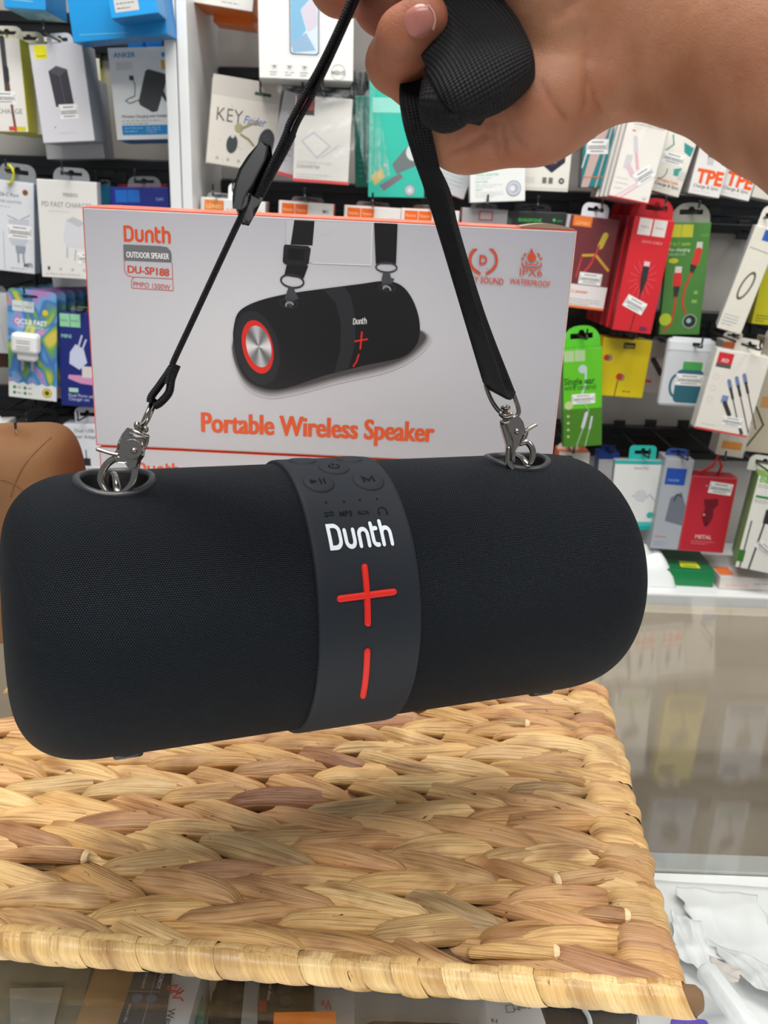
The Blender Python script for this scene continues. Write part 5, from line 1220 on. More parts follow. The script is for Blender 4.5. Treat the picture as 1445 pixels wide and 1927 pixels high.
k = Pkg('hub_package', 'white package with black hub picture and red top below the wrist', 'package', (986, 210), (1078, 214), (984, 358), 1.67, .03, (226, 224, 214), (190, 186, 178)); k.rect(0, 0, 1, .45, (206, 36, 40)); k.rect(.0, .28, .5, .45, (226, 224, 214)); k.poly([(.08, .36), (.40, .34), (.88, .52), (.88, .60), (.64, .72), (.08, .46)], (66, 56, 66)); k.poly([(.08, .44), (.62, .68), (.88, .56), (.88, .62), (.62, .76), (.08, .50)], (36, 36, 56)); k.text('UGREEN', .50, .60, .20, (180, 176, 180), rot=-.3)
k.rect(.06, .82, .28, .90, (212, 208, 198)); [k.rect(.44 + .13 * i, .82, .53 + .13 * i, .90, (110, 108, 104)) for i in range(2)]; k.ell(.84, .86, .06, (60, 60, 60)); k.ell(.84, .86, .025, (200, 198, 190)); k.line([(0, .965), (1, .965)], .006, (150, 148, 142)); k.tab(.2, .8, .06, clear=True); k.done(); hook(k.hookpt())
k = Pkg('cable_package', 'teal and pink striped cable package with white sticker under the wrist', 'package', (1112, 226), (1168, 226), (1082, 352), 1.70, .03, (34, 130, 136), (120, 130, 134)); k.poly([(.5, .0), (.9, .0), (.25, 1), (0, 1)], (206, 176, 170)); k.line([(.95, .05), (.5, 1)], .05, (206, 176, 170)); k.line([(.2, .35), (.0, .7)], .05, (220, 222, 220)); k.sticker(.10, .28, .75, .22); k.text('Fast charging cable', .05, .86, .8, (222, 130, 60)); k.tab(.2, .8, .06, (220, 150, 50)); k.done(); hook(k.hookpt())
k = Pkg('cable_package', 'large white charging cable package with pink cable picture and red base', 'package', (1172, 206), (1247, 222), (1160, 372), 1.60, .03, (234, 230, 222), (200, 196, 196), (196, 30, 44), group='white pink cable packages in a row', yaw=-.10)
k.text('CHARGING CABLE', .16, .14, .76, (160, 156, 154), .006); k.small(.2, .17, .5, 1, .03, (200, 196, 194)); k.poly([(.14, .195), (.26, .195), (.20, .215)], (226, 90, 90)); k.line([(.28, .28), (.38, .44)], .10, (206, 202, 204)); k.line([(.40, .46), (.52, .62)], .07, (226, 176, 188)); k.rect(.17, .48, .33, .64, (206, 204, 206)); k.line([(.30, .62), (.44, .70)], .12, (222, 190, 200)); k.line([(.30, .98), (.66, .80)], .04, (232, 186, 200)); k.line([(.14, .99), (.6, .78)], .03, (236, 200, 210)); k.small(.08, .76, .3, 3, .06, (190, 186, 184), .012, 4); k.sticker(.48, .60, .48, .16, .75); k.rect(0, .985, 1, 1, (206, 40, 50)); k.ell(.86, .93, .05, (222, 218, 214)); k.tab(.2, .8, .05, (230, 226, 220)); k.done(); hook(k.hookpt(), label=None); k.stack(4, .034, 'pale cable package hanging behind the pink cable one', .0)
k = Pkg('cable_package', 'white package with teal cable picture and orange print, right of the pink one', 'package', (1250, 210), (1306, 226), (1240, 362), 1.66, .035, (232, 228, 216), (206, 200, 190)); k.line([(.18, .25), (.30, .36), (.10, .46)], .04, (50, 140, 134)); k.poly([(.6, .3), (.96, .34), (.94, .46), (.7, .42)], (50, 150, 144)); k.ring(.1, .72, .26, .03, (60, 110, 106), a0=-80, a1=20); k.poly([(.55, .66), (.80, .62), (.78, .74), (.6, .74)], (60, 160, 150)); k.rect(.75, .66, .98, .78, (206, 206, 200)); k.sticker(.06, .46, .74, .15); k.text('Charging Cable', .12, .845, .72, (232, 130, 50), .01); k.text('Charge & Sync', .10, .905, .8, (90, 88, 84), .008); k.small(.1, .945, .8, 1, .03, (160, 156, 150)); k.tab(.2, .8, .05, (230, 226, 220)); k.done(); hook(k.hookpt())
for i, (a, b, c, lab) in enumerate((((1316, 215), (1376, 226), (1310, 366), 'white cable package with orange TPE letters, first of two under the forearm'), ((1374, 226), (1434, 240), (1368, 370), 'white cable package with orange TPE letters, second of two, at the right'))):
    k = Pkg('cable_package', lab, 'package', a, b, c, 1.665 + .012 * i, .05 - .02 * i, (230, 228, 224), (186, 182, 184)); k.line([(.35, .28), (.40, .52)], .14, (70, 72, 80)); k.rect(.34, .50, .54, .60, (196, 198, 200)); k.line([(.78, .40), (.84, .55)], .10, (84, 86, 92)); k.text('TPE', .12, .84, .84, (236, 92, 30), .045, 1.1); k.text('Charge & Sync', .10, .905, .8, (70, 68, 68), .008); k.small(.1, .95, .8, 1, .03, (150, 148, 146)); k.tab(.2, .8, .05, (226, 226, 224)); k.done(); hook(k.hookpt())
    if i == 0: pass
k = Pkg('cable_package', 'pale package cut by the right edge beside the TPE packages', 'package', (1436, 236), (1500, 250), (1430, 374), 1.68, .05, (214, 212, 200), (180, 176, 170)); k.tab(.2, .8, .05, (226, 226, 224)); k.done(); hook(k.hookpt())
# cable row
k = Pkg('cable_package', 'maroon cable package with orange block and yellow plug picture', 'package', (1066, 402), (1164, 414), (1042, 574), 1.67, .03, (112, 44, 48), (170, 160, 162), (226, 110, 50))
k.rect(0, 0, .06, 1, (188, 184, 186)); k.rect(.12, .005, .48, .115, (236, 124, 40)); k.text('LDNIO', .18, .095, .26, (250, 190, 130), .02); k.rect(0, .74, 1, 1, (226, 222, 220)); k.line([(.42, .42), (.66, .40), (.95, .55)], .05, (214, 160, 50)); k.line([(.78, .18), (.72, .30)], .11, (206, 186, 60)); k.line([(.70, .30), (.60, .50), (.5, .60)], .035, (206, 60, 60)); k.line([(.40, .45), (.36, .66)], .03, (200, 60, 60)); k.sticker(.42, .60, .44, .13); k.text('Li power', .32, .83, .32, (232, 120, 60), .01); k.small(.3, .90, .6, 3, .028, (170, 168, 170), .01); k.rect(0, .975, 1, 1, (232, 116, 50)); k.tab(.28, .80, .15, (222, 222, 228)); k.done(); hook(k.hookpt())
k = Pkg('cable_package', 'red cable package with black plug picture and two white squares', 'package', (1196, 406), (1272, 416), (1150, 620), 1.63, .03, (206, 30, 40), (158, 22, 34), (150, 20, 30), group='red cable packages in a row')
k.rect(.14, .01, .46, .15, (226, 220, 214)); k.rect(.50, .01, .82, .15, (226, 220, 214)); k.text('hoco', .20, .09, .2, (190, 150, 146)); k.text('hoco', .56, .09, .2, (190, 150, 146)); k.text('DATA CABLE', .30, .215, .5, (226, 150, 150), .01)
for a in range(0, 360, 24): c_, s_ = math.cos(math.radians(a)), math.sin(math.radians(a)); k.line([(.50 + .13 * c_, .52 + .07 * s_), (.50 + .34 * c_, .52 + .17 * s_)], .006, (232, 130, 140))
k.rect(.46, .37, .60, .41, (226, 190, 196)); k.rect(.45, .41, .61, .55, (44, 42, 48), .03); k.poly([(.46, .55), (.60, .55), (.55, .65), (.50, .65)], (40, 38, 44)); k.line([(.52, .64), (.51, .75), (.46, .99)], .022, (60, 30, 40)); k.sticker(.17, .70, .55, .11, -.35); k.rect(.68, .94, .86, .97, (110, 40, 90)); k.tab(.10, .98, .17, (196, 26, 38), r=.4, M=card((196, 26, 38))); k.done(); hook(k.hookpt(.003)); k.stack(4, .036, 'red cable package hanging behind the front red one', -.003)
k = Pkg('cable_package', 'green cable package with red plugs picture, right of the red one', 'package', (1264, 418), (1343, 418), (1236, 630), 1.68, .012, (72, 128, 56), (56, 104, 44), (50, 96, 40))
k.rect(.02, .02, .30, .13, (190, 190, 50)); k.rect(.31, .02, .58, .13, (190, 190, 50)); k.text('1 to 3', .78, .12, .16, (150, 190, 60)); k.text('3 in 1 cable', .05, .20, .5, (170, 196, 60)); k.text('For charging', .05, .25, .5, (206, 222, 200)); k.text('data sync 1.2m', .05, .285, .4, (180, 206, 170)); k.ell(.18, .335, .12, (190, 190, 40), .06)
k.rect(.24, .385, .40, .44, (214, 206, 196)); k.rect(.22, .44, .42, .56, (206, 50, 44)); k.poly([(.24, .56), (.40, .56), (.36, .66), (.27, .66)], (50, 46, 44)); k.line([(.32, .66), (.32, .78), (.26, .90), (.10, .97)], .045, (206, 44, 40)); k.rect(.70, .17, .84, .23, (206, 200, 190)); k.line([(.76, .25), (.70, .36)], .17, (206, 52, 46)); k.poly([(.60, .36), (.76, .38), (.68, .45), (.60, .44)], (50, 46, 44)); k.line([(.64, .44), (.52, .58), (.50, .72), (.60, .80)], .045, (206, 44, 40)); k.ell(.72, .875, .17, (190, 200, 190)); k.ell(.72, .875, .155, (40, 44, 44)); k.ell(.70, .87, .06, (150, 186, 190)); k.ell(.12, .86, .15, (176, 196, 50)); k.rect(.75, .6, .85, .63, (130, 180, 90)); k.rect(.72, .68, .85, .71, (130, 180, 90)); k.tab(.05, .98, .165, (150, 152, 140), r=.4); k.done(); hook(k.hookpt())
k = Pkg('cable_package', 'tall white package leaning left with blue print and dark cable picture', 'package', (1404, 418), (1448, 430), (1366, 622), 1.60, .075, (226, 222, 208), (206, 204, 206), (190, 188, 186), yaw=-.30)
k.rect(.42, .02, .96, .12, (40, 90, 180)); k.ell(.5, .55, .22, (90, 92, 70), .62, -.2); k.ell(.5, .55, .15, (226, 222, 208), .5, -.2); k.small(.1, .85, .6, 4, .03, (150, 170, 190), .03); k.line([(.1, .2), (.9, .22)], .03, (180, 178, 170)); k.tab(.1, .95, .20, (220, 216, 204), r=.35); k.done(); hook(k.hookpt())
k = Pkg('yellow_package', 'yellow package cut by the right edge', 'package', (1440, 440), (1500, 446), (1424, 610), 1.67, .02, (206, 200, 20), (180, 172, 20)); k.small(.1, .9, .4, 3, .03, (120, 110, 20), .03); k.tab(.2, .8, .06, (200, 190, 40)); k.done(); hook(k.hookpt())
# earphone row
k = Pkg('earphone_package', 'bright green earphone package beside the speaker box, rounded top', 'package', (1062, 657), (1136, 652), (1058, 842), 1.65, .022, (98, 196, 36), (60, 130, 30), (60, 110, 40))
k.rect(0, .61, 1, 1, (72, 128, 36)); k.rect(.02, .02, .28, .13, (176, 206, 150)); k.rect(.30, .02, .56, .13, (176, 206, 150)); k.ell(.50, .21, .11, (190, 206, 206)); k.line([(.58, .23), (.58, .36), (.48, .46)], .05, (196, 212, 210)); k.text('Single ear', .02, .36, .8, (40, 110, 30), .03, 1.2); k.text('wire control', .02, .415, .82, (40, 110, 30), .02, 1.2); k.sticker(.22, .46, .60, .10); k.line([(.56, .57), (.66, .63), (.58, .68)], .02, (170, 206, 160)); k.line([(.60, .66), (.50, .80)], .09, (206, 206, 216)); k.line([(.52, .80), (.34, .99)], .02, (190, 206, 180)); k.line([(.74, .70), (.68, .82)], .05, (206, 206, 216)); k.line([(.68, .82), (.56, 1.)], .02, (190, 206, 180)); k.ell(.14, .57, .11, (196, 206, 150)); [k.ell(.12, .68 + .07 * i, .035, (190, 206, 150)) for i in range(4)]; k.tab(.02, .98, .21, (86, 200, 40), r=.42, M=card((86, 200, 40))); k.done(); hook(k.hookpt())
k = Pkg('earphone_package', 'yellow earphone package with red earbuds picture', 'package', (1128, 633), (1222, 642), (1126, 743), 1.69, .05, (232, 206, 16), (214, 186, 10), (200, 170, 10), yaw=.12); k.rect(.42, .06, .66, .16, (40, 38, 24)); k.text('hoco', .45, .14, .18, (206, 190, 60), .02); k.ell(.16, .34, .07, (150, 150, 120)); k.ell(.11, .34, .06, (200, 60, 40)); k.ell(.48, .66, .075, (150, 150, 110)); k.ell(.44, .65, .07, (206, 60, 36)); k.line([(.42, .72), (.40, 1.)], .02, (70, 60, 30)); k.small(.55, .9, .25, 1, .03, (120, 106, 20), .02); k.tab(.2, .8, .08, (70, 56, 60)); k.done(); hook(k.hookpt())
k = Pkg('cable_package', 'pinkish grey package behind the yellow one with dark plug picture', 'package', (1214, 640), (1262, 646), (1210, 738), 1.76, .03, (190, 182, 182)); k.line([(.3, .35), (.7, .6)], .2, (60, 50, 54)); k.rect(.1, .75, .4, .8, (206, 80, 60)); k.tab(.2, .8, .08, clear=True); k.done(); hook(k.hookpt())
k = Pkg('charger_pouch', 'silvery zip pouch holding a teal charger, green band above', 'package', (1256, 636), (1348, 642), (1240, 764), 1.66, .016, (206, 210, 214), (190, 194, 200), (176, 178, 184), bev=.006)
k.rect(.05, .05, .95, .16, (222, 226, 230)); k.line([(.02, .17), (.98, .17)], .012, (170, 174, 180)); k.rect(.38, .32, .78, .50, (70, 160, 80), .03); k.rect(.28, .44, .84, .93, (44, 100, 116), .10); k.ring(.30, .68, .12, .05, (44, 100, 116), rv=.22, a0=90, a1=270); k.sticker(.28, .50, .56, .17); k.rect(.50, .04, .66, .09, (30, 34, 36), .02); k.tab(.1, .9, .02, (226, 230, 232), slot=False); k.done(); k.slot = (.05 * k.w, k.h * .93); hook(k.hookpt(.004))
k = Pkg('cable_package', 'large white package with three black cables picture and red base', 'package', (1352, 655), (1450, 672), (1306, 806), 1.60, .035, (230, 226, 216), (206, 202, 196), (200, 60, 56), yaw=-.10)
k.rect(.06, .04, .34, .22, (90, 84, 84)); k.rect(.06, .04, .34, .17, (206, 44, 50)); k.text('XO', .13, .15, .14, (240, 210, 206), .03); [k.ring(.13, .34 + .14 * i, .05, .008, (206, 202, 194)) for i in range(3)]
for i in range(3): u = .38 + .12 * i; v = .36 - .05 * i; k.line([(u, v), (u + .07, v + .09)], .07, (110, 130, 170)); k.line([(u + .07, v + .09), (u + .16, v + .20)], .05, (56, 54, 56)); k.line([(u + .16, v + .20), (u + .50, v + .62)], .022, (60, 58, 60))
k.rect(.34, .54, .46, .63, (120, 140, 190)); k.line([(.42, .63), (.56, .76)], .08, (54, 52, 54)); k.line([(.82, .88), (.90, .96)], .04, (70, 68, 70)); k.sticker(.46, .78, .40, .12); k.small(.1, .92, .4, 1, .03, (190, 186, 180)); k.rect(0, .975, 1, 1, (206, 70, 66)); k.tab(.35, .85, .16, (222, 218, 206)); k.done(); hook(k.hookpt(.003))
k = Pkg('cable_package', 'white and orange package behind the three cables package, top right', 'package', (1352, 640), (1400, 642), (1352, 760), 1.76, .04, (206, 200, 190)); k.rect(0, .02, .6, .12, (226, 110, 50)); k.tab(.1, .9, .12, (206, 200, 190)); k.done(); hook(k.hookpt())
k = Pkg('cable_package', 'beige package at the right edge behind the three cables package', 'package', (1418, 632), (1490, 640), (1410, 850), 1.74, .04, (196, 184, 162), (176, 160, 140)); k.line([(.2, .6), (.5, .75), (.2, .95)], .05, (70, 60, 50)); k.rect(.3, .5, .8, .6, (206, 150, 90)); k.tab(.1, .9, .08, (206, 200, 190)); k.done(); hook(k.hookpt())
k = Pkg('cable_package', 'white and orange package end below the three cables package', 'package', (1356, 792), (1410, 800), (1350, 856), 1.72, .04, (214, 208, 196)); k.rect(.15, .55, .85, .78, (222, 150, 70)); k.done(); hook(k.hookpt())
# lowest row
k = Pkg('cable_package', 'white and orange package peeping above the right end of the speaker', 'package', (1046, 850), (1104, 852), (1048, 960), 1.70, .05, (226, 222, 216), (214, 110, 60)); k.ell(.3, .08, .16, (60, 60, 62), .05); k.tab(.0, .7, .1, (236, 234, 230)); k.done(); hook(k.hookpt())
k = Pkg('adapter_package', 'white package with teal trim and teal hang tab', 'package', (1148, 866), (1248, 868), (1154, 996), 1.68, .018, (226, 228, 226), (150, 156, 158), (60, 64, 66)); k.rect(0, 0, 1, .05, (40, 176, 168)); k.rect(0, .88, 1, 1, (70, 190, 186)); k.rect(0, .94, 1, 1, (30, 166, 160)); k.text('Smart Pen', .38, .12, .26, (140, 140, 142)); k.line([(.40, .5), (.60, .58), (.72, .48), (.95, .66)], .03, (190, 192, 206)); k.ell(.55, .5, .12, (206, 208, 214)); k.ell(.77, .78, .065, (50, 180, 170)); k.tab(.27, .78, .20, (38, 182, 170), r=.15, M=card((38, 182, 170))); k.done(); hook(k.hookpt())
k = Pkg('adapter_package', 'blue and white package behind the teal trimmed one', 'package', (1122, 852), (1160, 852), (1124, 970), 1.76, .04, (206, 210, 216), (30, 60, 130)); k.rect(0, 0, 1, .1, (30, 70, 160)); k.tab(.2, .8, .08, (30, 60, 140)); k.done(); hook(k.hookpt())
k = Pkg('phone_holder_package', 'grey clear package with a blue block and dark holder picture', 'package', (1250, 862), (1304, 866), (1226, 1032), 1.66, .05, (170, 176, 184), (150, 154, 158), (120, 120, 124)); k.rect(.10, .10, .80, .28, (36, 80, 170)); k.text('HOLDER', .2, .24, .4, (150, 180, 226)); k.poly([(.40, .42), (.75, .35), (.98, .5), (.98, .72), (.35, .68)], (110, 118, 132)); k.line([(.55, .45), (.60, .38), (.8, .40)], .05, (60, 64, 72)); k.line([(.1, .86), (.5, .86)], .03, (190, 110, 120)); k.small(.1, .92, .5, 2, .03, (130, 160, 200), .02); k.tab(.1, .95, .08, (40, 70, 140)); k.done(); hook(k.hookpt())
k = Pkg('car_charger_package', 'red metal car charger package hanging by a red string', 'package', (1296, 894), (1384, 900), (1280, 1036), 1.66, .04, (188, 36, 54), (150, 26, 40), (140, 24, 40))
k.line([(.02, .01), (.98, .01), (.98, .99), (.02, .99), (.02, .01)], .008, (214, 110, 110)); k.sticker(.42, .07, .50, .15, -.08); k.text('METAL', .32, .82, .36, (232, 180, 180), .03); k.small(.25, .86, .5, 2, .03, (222, 150, 150), .012); k.poly([(.36, .30), (.66, .28), (.68, .36), (.60, .42), (.62, .52), (.58, .60), (.50, .66), (.44, .60), (.38, .52), (.42, .42)], (110, 16, 34)); k.ell(.50, .62, .04, (60, 20, 30)); k.ell(.42, .50, .02, (222, 190, 190)); k.ell(.36, .12, .02, (226, 150, 150)); k.done()
CC = k; p0 = np.array(k.loc) + [-.01, .015, k.h]
mb = MB(); top = atY(1352, 858, 1.66); tube(mb, [p0 + [-.012, 0, 0] - top, [-.008, 0, -.02], [0, 0, 0], [.009, 0, -.02], p0 + [.026, 0, 0] - top], .0028, 8, 5, smooth=False); o = mb.build('red_string', mat('red_cord', (206, 30, 40), .6), CC.root, True); o.matrix_local = (Matrix.Translation(Vector(CC.loc)) @ CC.rot.to_4x4()).inverted() @ Matrix.Translation(Vector(top)); hook(top + [0, 0, .0])
k = Pkg('cable_package', 'tall white and green cable box standing at the lower right edge', 'package', (1418, 896), (1500, 905), (1396, 1072), 1.60, .10, (230, 230, 222), (110, 150, 60), (190, 190, 180), yaw=-.28); k.text('BEEN', .05, .06, .5, (110, 190, 60), .03); k.small(.05, .09, .3, 2, .02, (150, 150, 150), .015); k.rect(.05, .20, .5, .225, (40, 140, 80)); k.small(.05, .25, .4, 2, .02, (150, 150, 150), .015); k.line([(.1, .48), (.1, .99)], .03, (60, 62, 64)); k.line([(.40, .35), (.30, .99)], .04, (60, 62, 64)); k.rect(.34, .33, .48, .48, (50, 50, 54)); k.rect(-.0, .8, .14, .93, (60, 120, 50)); k.sticker(.3, .7, .5, .1, -.6); k.tab(-.2, .5, .15, (226, 228, 216)); k.done()
hook(k.hookpt())
# things lying on the white base of the shelf
k = Pkg('green_box', 'flat green box with a yellow label lying on the white shelf base', 'box', (1246, 1068), (1343, 1076), (1247, 1098), 1.64, .12, (8, 126, 70), (6, 104, 58)); k.done(); k.root.location.z = -.3115
k.root.rotation_euler[1] = 0; k.root.rotation_euler[2] = -.05
mb = MB(); z_ = k.h + .0006; mb.add([(-.012, .015, z_), (.026, .012, z_), (.026, .045, z_), (-.008, .048, z_)], [(0, 1, 2, 3)], 0, (206, 216, 40)); mb.add([(-.006, .02, z_ + .0002), (.02, .018, z_ + .0002), (.02, .023, z_ + .0002), (-.006, .025, z_ + .0002)], [(0, 1, 2, 3)], 0, (90, 120, 40)); mb.build('yellow_label', M_ink, k.root)
k = Pkg('cable_box', 'flat white box with orange corner lying on the shelf base at the right edge', 'box', (1356, 1074), (1500, 1084), (1357, 1098), 1.63, .12, (226, 220, 214), (206, 202, 196)); k.text('EARPHONE', .08, .8, .3, (232, 190, 180), .02); k.small(.45, .5, .4, 1, .1, (150, 146, 146), .01); k.done(); k.root.location.z = -.3115; k.root.rotation_euler[1] = 0
mb = MB(); z_ = k.h + .0006; mb.add([(-k.w * .49, .01, z_), (-k.w * .3, .01, z_), (-k.w * .3, .05, z_), (-k.w * .49, .05, z_)], [(0, 1, 2, 3)], 0, (236, 116, 50)); mb.build('orange_corner', M_ink, k.root)
# white bag slumped on the base behind the speaker
mb = MB(); c0 = atY(1205, 1108, 1.68); c0[2] = -.312; nx, nz = 16, 10; vs = []
for i in range(nx + 1):
    for j in range(nz + 1):
        a, b = -1 + 2 * i / nx, -1 + 2 * j / nz; h_2 = .06 * max(0, 1 - a * a) ** .6 * max(0, 1 - b * b) ** .5 * (1 + .2 * math.sin(5 * a + 3 * b)); vs.append((a * .055, b * .05, h_2 + .0005))
mb.add(vs, [(i * (nz + 1) + j, (i + 1) * (nz + 1) + j, (i + 1) * (nz + 1) + j + 1, i * (nz + 1) + j + 1) for i in range(nx) for j in range(nz)])
o = mb.build('white_pouch', mat('white_film', (228, 232, 232), .35), None, True); o.location = c0; tag(o, 'white plastic pouch slumped on the shelf base left of the green box', 'pouch')
# unseen upper rows, mirrored in the counter glass
rr_ = random.Random(5)
cols = [((226, 224, 218), (226, 110, 50)), ((220, 222, 224), (60, 150, 140)), ((206, 190, 60), (60, 60, 60)), ((230, 226, 218), (190, 60, 60)), ((180, 190, 206), (40, 80, 150)), ((228, 226, 222), (110, 160, 70))]
for rz, lab in ((.675, 'middle'), (.93, 'upper')):
    for i in range(9):
        x_ = -.22 + i * .125 + rr_.uniform(-.015, .015); c_, d_ = rr_.choice(cols); w_, h_3 = rr_.uniform(.07, .10), rr_.uniform(.17, .205); y_ = 1.67 + rr_.uniform(0, .04)
        if rz < .7 and x_ < .12: continue
        k = Pkg.__new__(Pkg); k.w, k.h, k.th, k.lift, k.n = w_, h_3, .03, 0, 0; k.loc = Vector((x_, y_, rz - h_3 / 2)); k.rot = Matrix.Rotation(rr_.uniform(-.05, .05), 3, 'Y')
        LASTL[0] = lab + ' row package above the picture'
        k.root = empty('cable_package', k.loc, k.rot.to_euler()); tag(k.root, 'hanging cable package of the ' + lab + ' row above the picture, mirrored in the glass', 'package', lab + ' row packages above the picture')
        mb = MB(); box_mesh(mb, -w_ / 2, w_ / 2, 0, .03, 0, h_3, bev=.001); mb.build('box_body', card(c_), k.root); k.ink = MB()
        k.rect(.1, .05, .5, .15, d_); k.ell(.5, .5, .2, tuple(int(v * .6) for v in c_), .3, rr_.uniform(-1, 1)); k.line([(.3, .35), (.6, .6), (.4, .9)], .04, (70, 70, 74)); k.rect(.1, .85, .9, .93, d_); k.tab(.2, .8, .12, (225, 225, 222)); k.done(); hook(k.hookpt())
for px, py, Y, lab in ():
    pass

# ================================================================== ON AND IN THE COUNTER
# tan bag standing left of the boxes
M_suede = mat('tan_suede', (150, 98, 54), .8); _tc = N(M_suede, 'ShaderNodeTexCoord'); bump(M_suede, noise(M_suede, _tc.outputs['Object'], 60, 4), .002, .5)
M_suede.node_tree.links.new(ramp(M_suede, noise(M_suede, _tc.outputs['Object'], 9, 3), [(.3, (112, 77, 44)), (.7, (132, 93, 56))]), M_suede.node_tree.nodes['Principled BSDF'].inputs['Base Color'])
bc = np.array([-.335, .765, 0.0]); bag = tag(empty('suede_bag', bc), 'tan suede bag with curved seams standing left of the speaker boxes', 'bag')
ztop = atY(85, 822, .745)[2]; xr = atY(131, 900, .745)[0] - bc[0]
mb = MB(); nu, nv = 30, 24; vs = []
for i in range(nu + 1):
    for j in range(nv):
        s_ = i / nu; a = 2 * PI * j / nv; hh = .0005 + ztop * math.sin(s_ * PI / 2) ** .9
        e = max(0, 1 - (s_) ** 3.2) ** .5; rx = xr * (.02 + .98 * e) * (1 + .02 * math.sin(3 * a)); ry = .055 * (.02 + .98 * e)
        vs.append((math.copysign(abs(math.cos(a)) ** .75, math.cos(a)) * rx + .012 * s_, math.copysign(abs(math.sin(a)) ** .8, math.sin(a)) * ry, hh + .006 * math.sin(a * 2 + 1) * s_))
mb.add(vs, [(i * nv + j, i * nv + (j + 1) % nv, (i + 1) * nv + (j + 1) % nv, (i + 1) * nv + j) for i in range(nu) for j in range(nv)]); bgo = mb.build('bag_body', M_suede, bag, True)
from mathutils.bvhtree import BVHTree
bvh = BVHTree.FromPolygons([v.co[:] for v in bgo.data.vertices], [tuple(p.vertices) for p in bgo.data.polygons])
for path in ([(96, 824), (80, 838), (62, 856), (44, 878), (30, 905), (20, 935)], [(2, 902), (18, 906), (36, 916), (50, 932), (58, 948)]):
    pts = []
    for px, py in path:
        h = bvh.ray_cast(Vector(CAM - bc), Vector(ray(px, py)))
        if h[0] is not None: pts.append(np.array(h[0]))
    if len(pts) > 2:
        mb = MB(); tube(mb, pts, .0007, 6, 5); mb.build('seam', mat('seam_thread', (112, 70, 38), .8), bag, True)
mb = MB(); box_mesh(mb, -xr * .92, xr * .92, -.05, .05, .0004, .012, bev=.004); mb.build('dark_base', mat('bag_base', (24, 24, 28), .6), bag)

# goods under the glass, on the inner shelf
def flatq(name, label, cat, px4, zt, th, col, side=None, M=None, rest=SHZ):
    """thin box whose top face has these four photo-pixel corners; stands on the shelf"""
    P4 = [atZ(*p, zt) for p in px4]; c0 = sum(P4) / 4; c0 = np.array([c0[0], c0[1], rest + .0004])
    root = tag(empty(name, c0), label, cat); z0 = 0.; z1 = zt - c0[2]
    vs = [(p[0] - c0[0], p[1] - c0[1], z0) for p in P4] + [(p[0] - c0[0], p[1] - c0[1], z1) for p in P4]
    mb = MB(); mb.add(vs, [(3, 2, 1, 0), (4, 5, 6, 7)], 0); mb.add(vs, [(0, 1, 5, 4), (1, 2, 6, 5), (2, 3, 7, 6), (3, 0, 4, 7)], 1)
    o = mb.build('box_body', [M or card(col), card(side or col)], root); b_ = o.modifiers.new('bevel', 'BEVEL'); b_.width = .0008; b_.segments = 2
    return root, c0, zt
def ink_on(rc, items):
    root, c0, zt = rc; mb = MB(); lift = .0004
    def W3(x, y): p = atZ(x, y, zt); return np.array([p[0] - c0[0], p[1] - c0[1], zt - c0[2] + lift])
    for it in items:
        lift += .00006
        if it[0] == 'poly': mb.add([W3(*p) for p in it[1]], [tuple(range(len(it[1])))], 0, it[2])
        elif it[0] == 'line':
            P = [W3(*p) for p in it[1]]; vs, fs = stroke_geo([(p[0], p[1]) for p in P], it[3]); mb.add([(v[0], v[1], P[0][2]) for v in vs], fs, 0, it[2])
        elif it[0] == 'text':   # body, start px, end px, colour, height factor
            a, b = W3(*it[2]), W3(*it[3]); d_ = b - a; vs, fs, ch = text_geo(it[1], .012); up2 = np.array([-d_[1], d_[0], 0]) * (it[5] if len(it) > 5 else 1.)
            mb.add([a + d_ * x + up2 * y for x, y in vs], fs, 0, it[4])
        elif it[0] == 'ell':
            P = W3(*it[1]); mb.add([(P[0] + it[2] * math.cos(t), P[1] + it[2] * math.sin(t), P[2]) for t in np.linspace(0, 2 * PI, 21)[:-1]], [tuple(range(20))], 0, it[3])
    mb.build('printed_face', M_ink, root)
flatq('kraft_box', 'flat brown kraft box under the glass at lower left', 'box', [(255, 1935), (140, 1935), (190, 1790), (275, 1790)], -.095, .03, (150, 118, 80))
flatq('cardboard_sheet', 'olive grey card lying under the glass in the lower left corner', 'card', [(140, 1960), (-40, 1960), (-40, 1780), (180, 1780)], -.118, .01, (118, 112, 92))
q_ = flatq('grey_paper', 'pale grey paper sheet lying on the card at lower left', 'paper', [(100, 1935), (20, 1935), (18, 1860), (118, 1858)], -.1165, .001, (140, 138, 128), rest=-.1178)
b1 = flatq('accessory_box', 'silver and black accessory box with a red squiggle mark under the glass', 'box', [(348, 1950), (218, 1950), (272, 1790), (392, 1790)], -.085, .04, (176, 176, 178), (120, 122, 126))
ink_on(b1, [('poly', [(308, 1950), (214, 1950), (266, 1790), (330, 1790)], (58, 58, 62)), ('line', [(236, 1866), (300, 1868)], (120, 120, 124), .0005), ('line', [(262, 1950), (306, 1790)], (120, 120, 124), .0005),
             ('text', 'ROBOT', (303, 1832), (293, 1862), (190, 190, 194), 1.), ('text', 'Wireless', (274, 1830), (266, 1862), (150, 150, 154), .8), ('ell', (258, 1880), .0032, (70, 90, 130)), ('ell', (285, 1881), .0032, (70, 90, 130)),
             ('text', 'smart life', (243, 1892), (232, 1926), (150, 150, 156), .8), ('text', 'Wea', (317, 1900), (308, 1934), (60, 60, 64), 1.),
             ('line', [(330, 1862), (333, 1856), (318, 1858), (316, 1864), (334, 1868), (340, 1862)], (190, 50, 60), .0011), ('line', [(322, 1872), (326, 1868), (340, 1872), (346, 1866), (330, 1876), (326, 1880), (340, 1880), (344, 1886)], (190, 50, 60), .0011)])
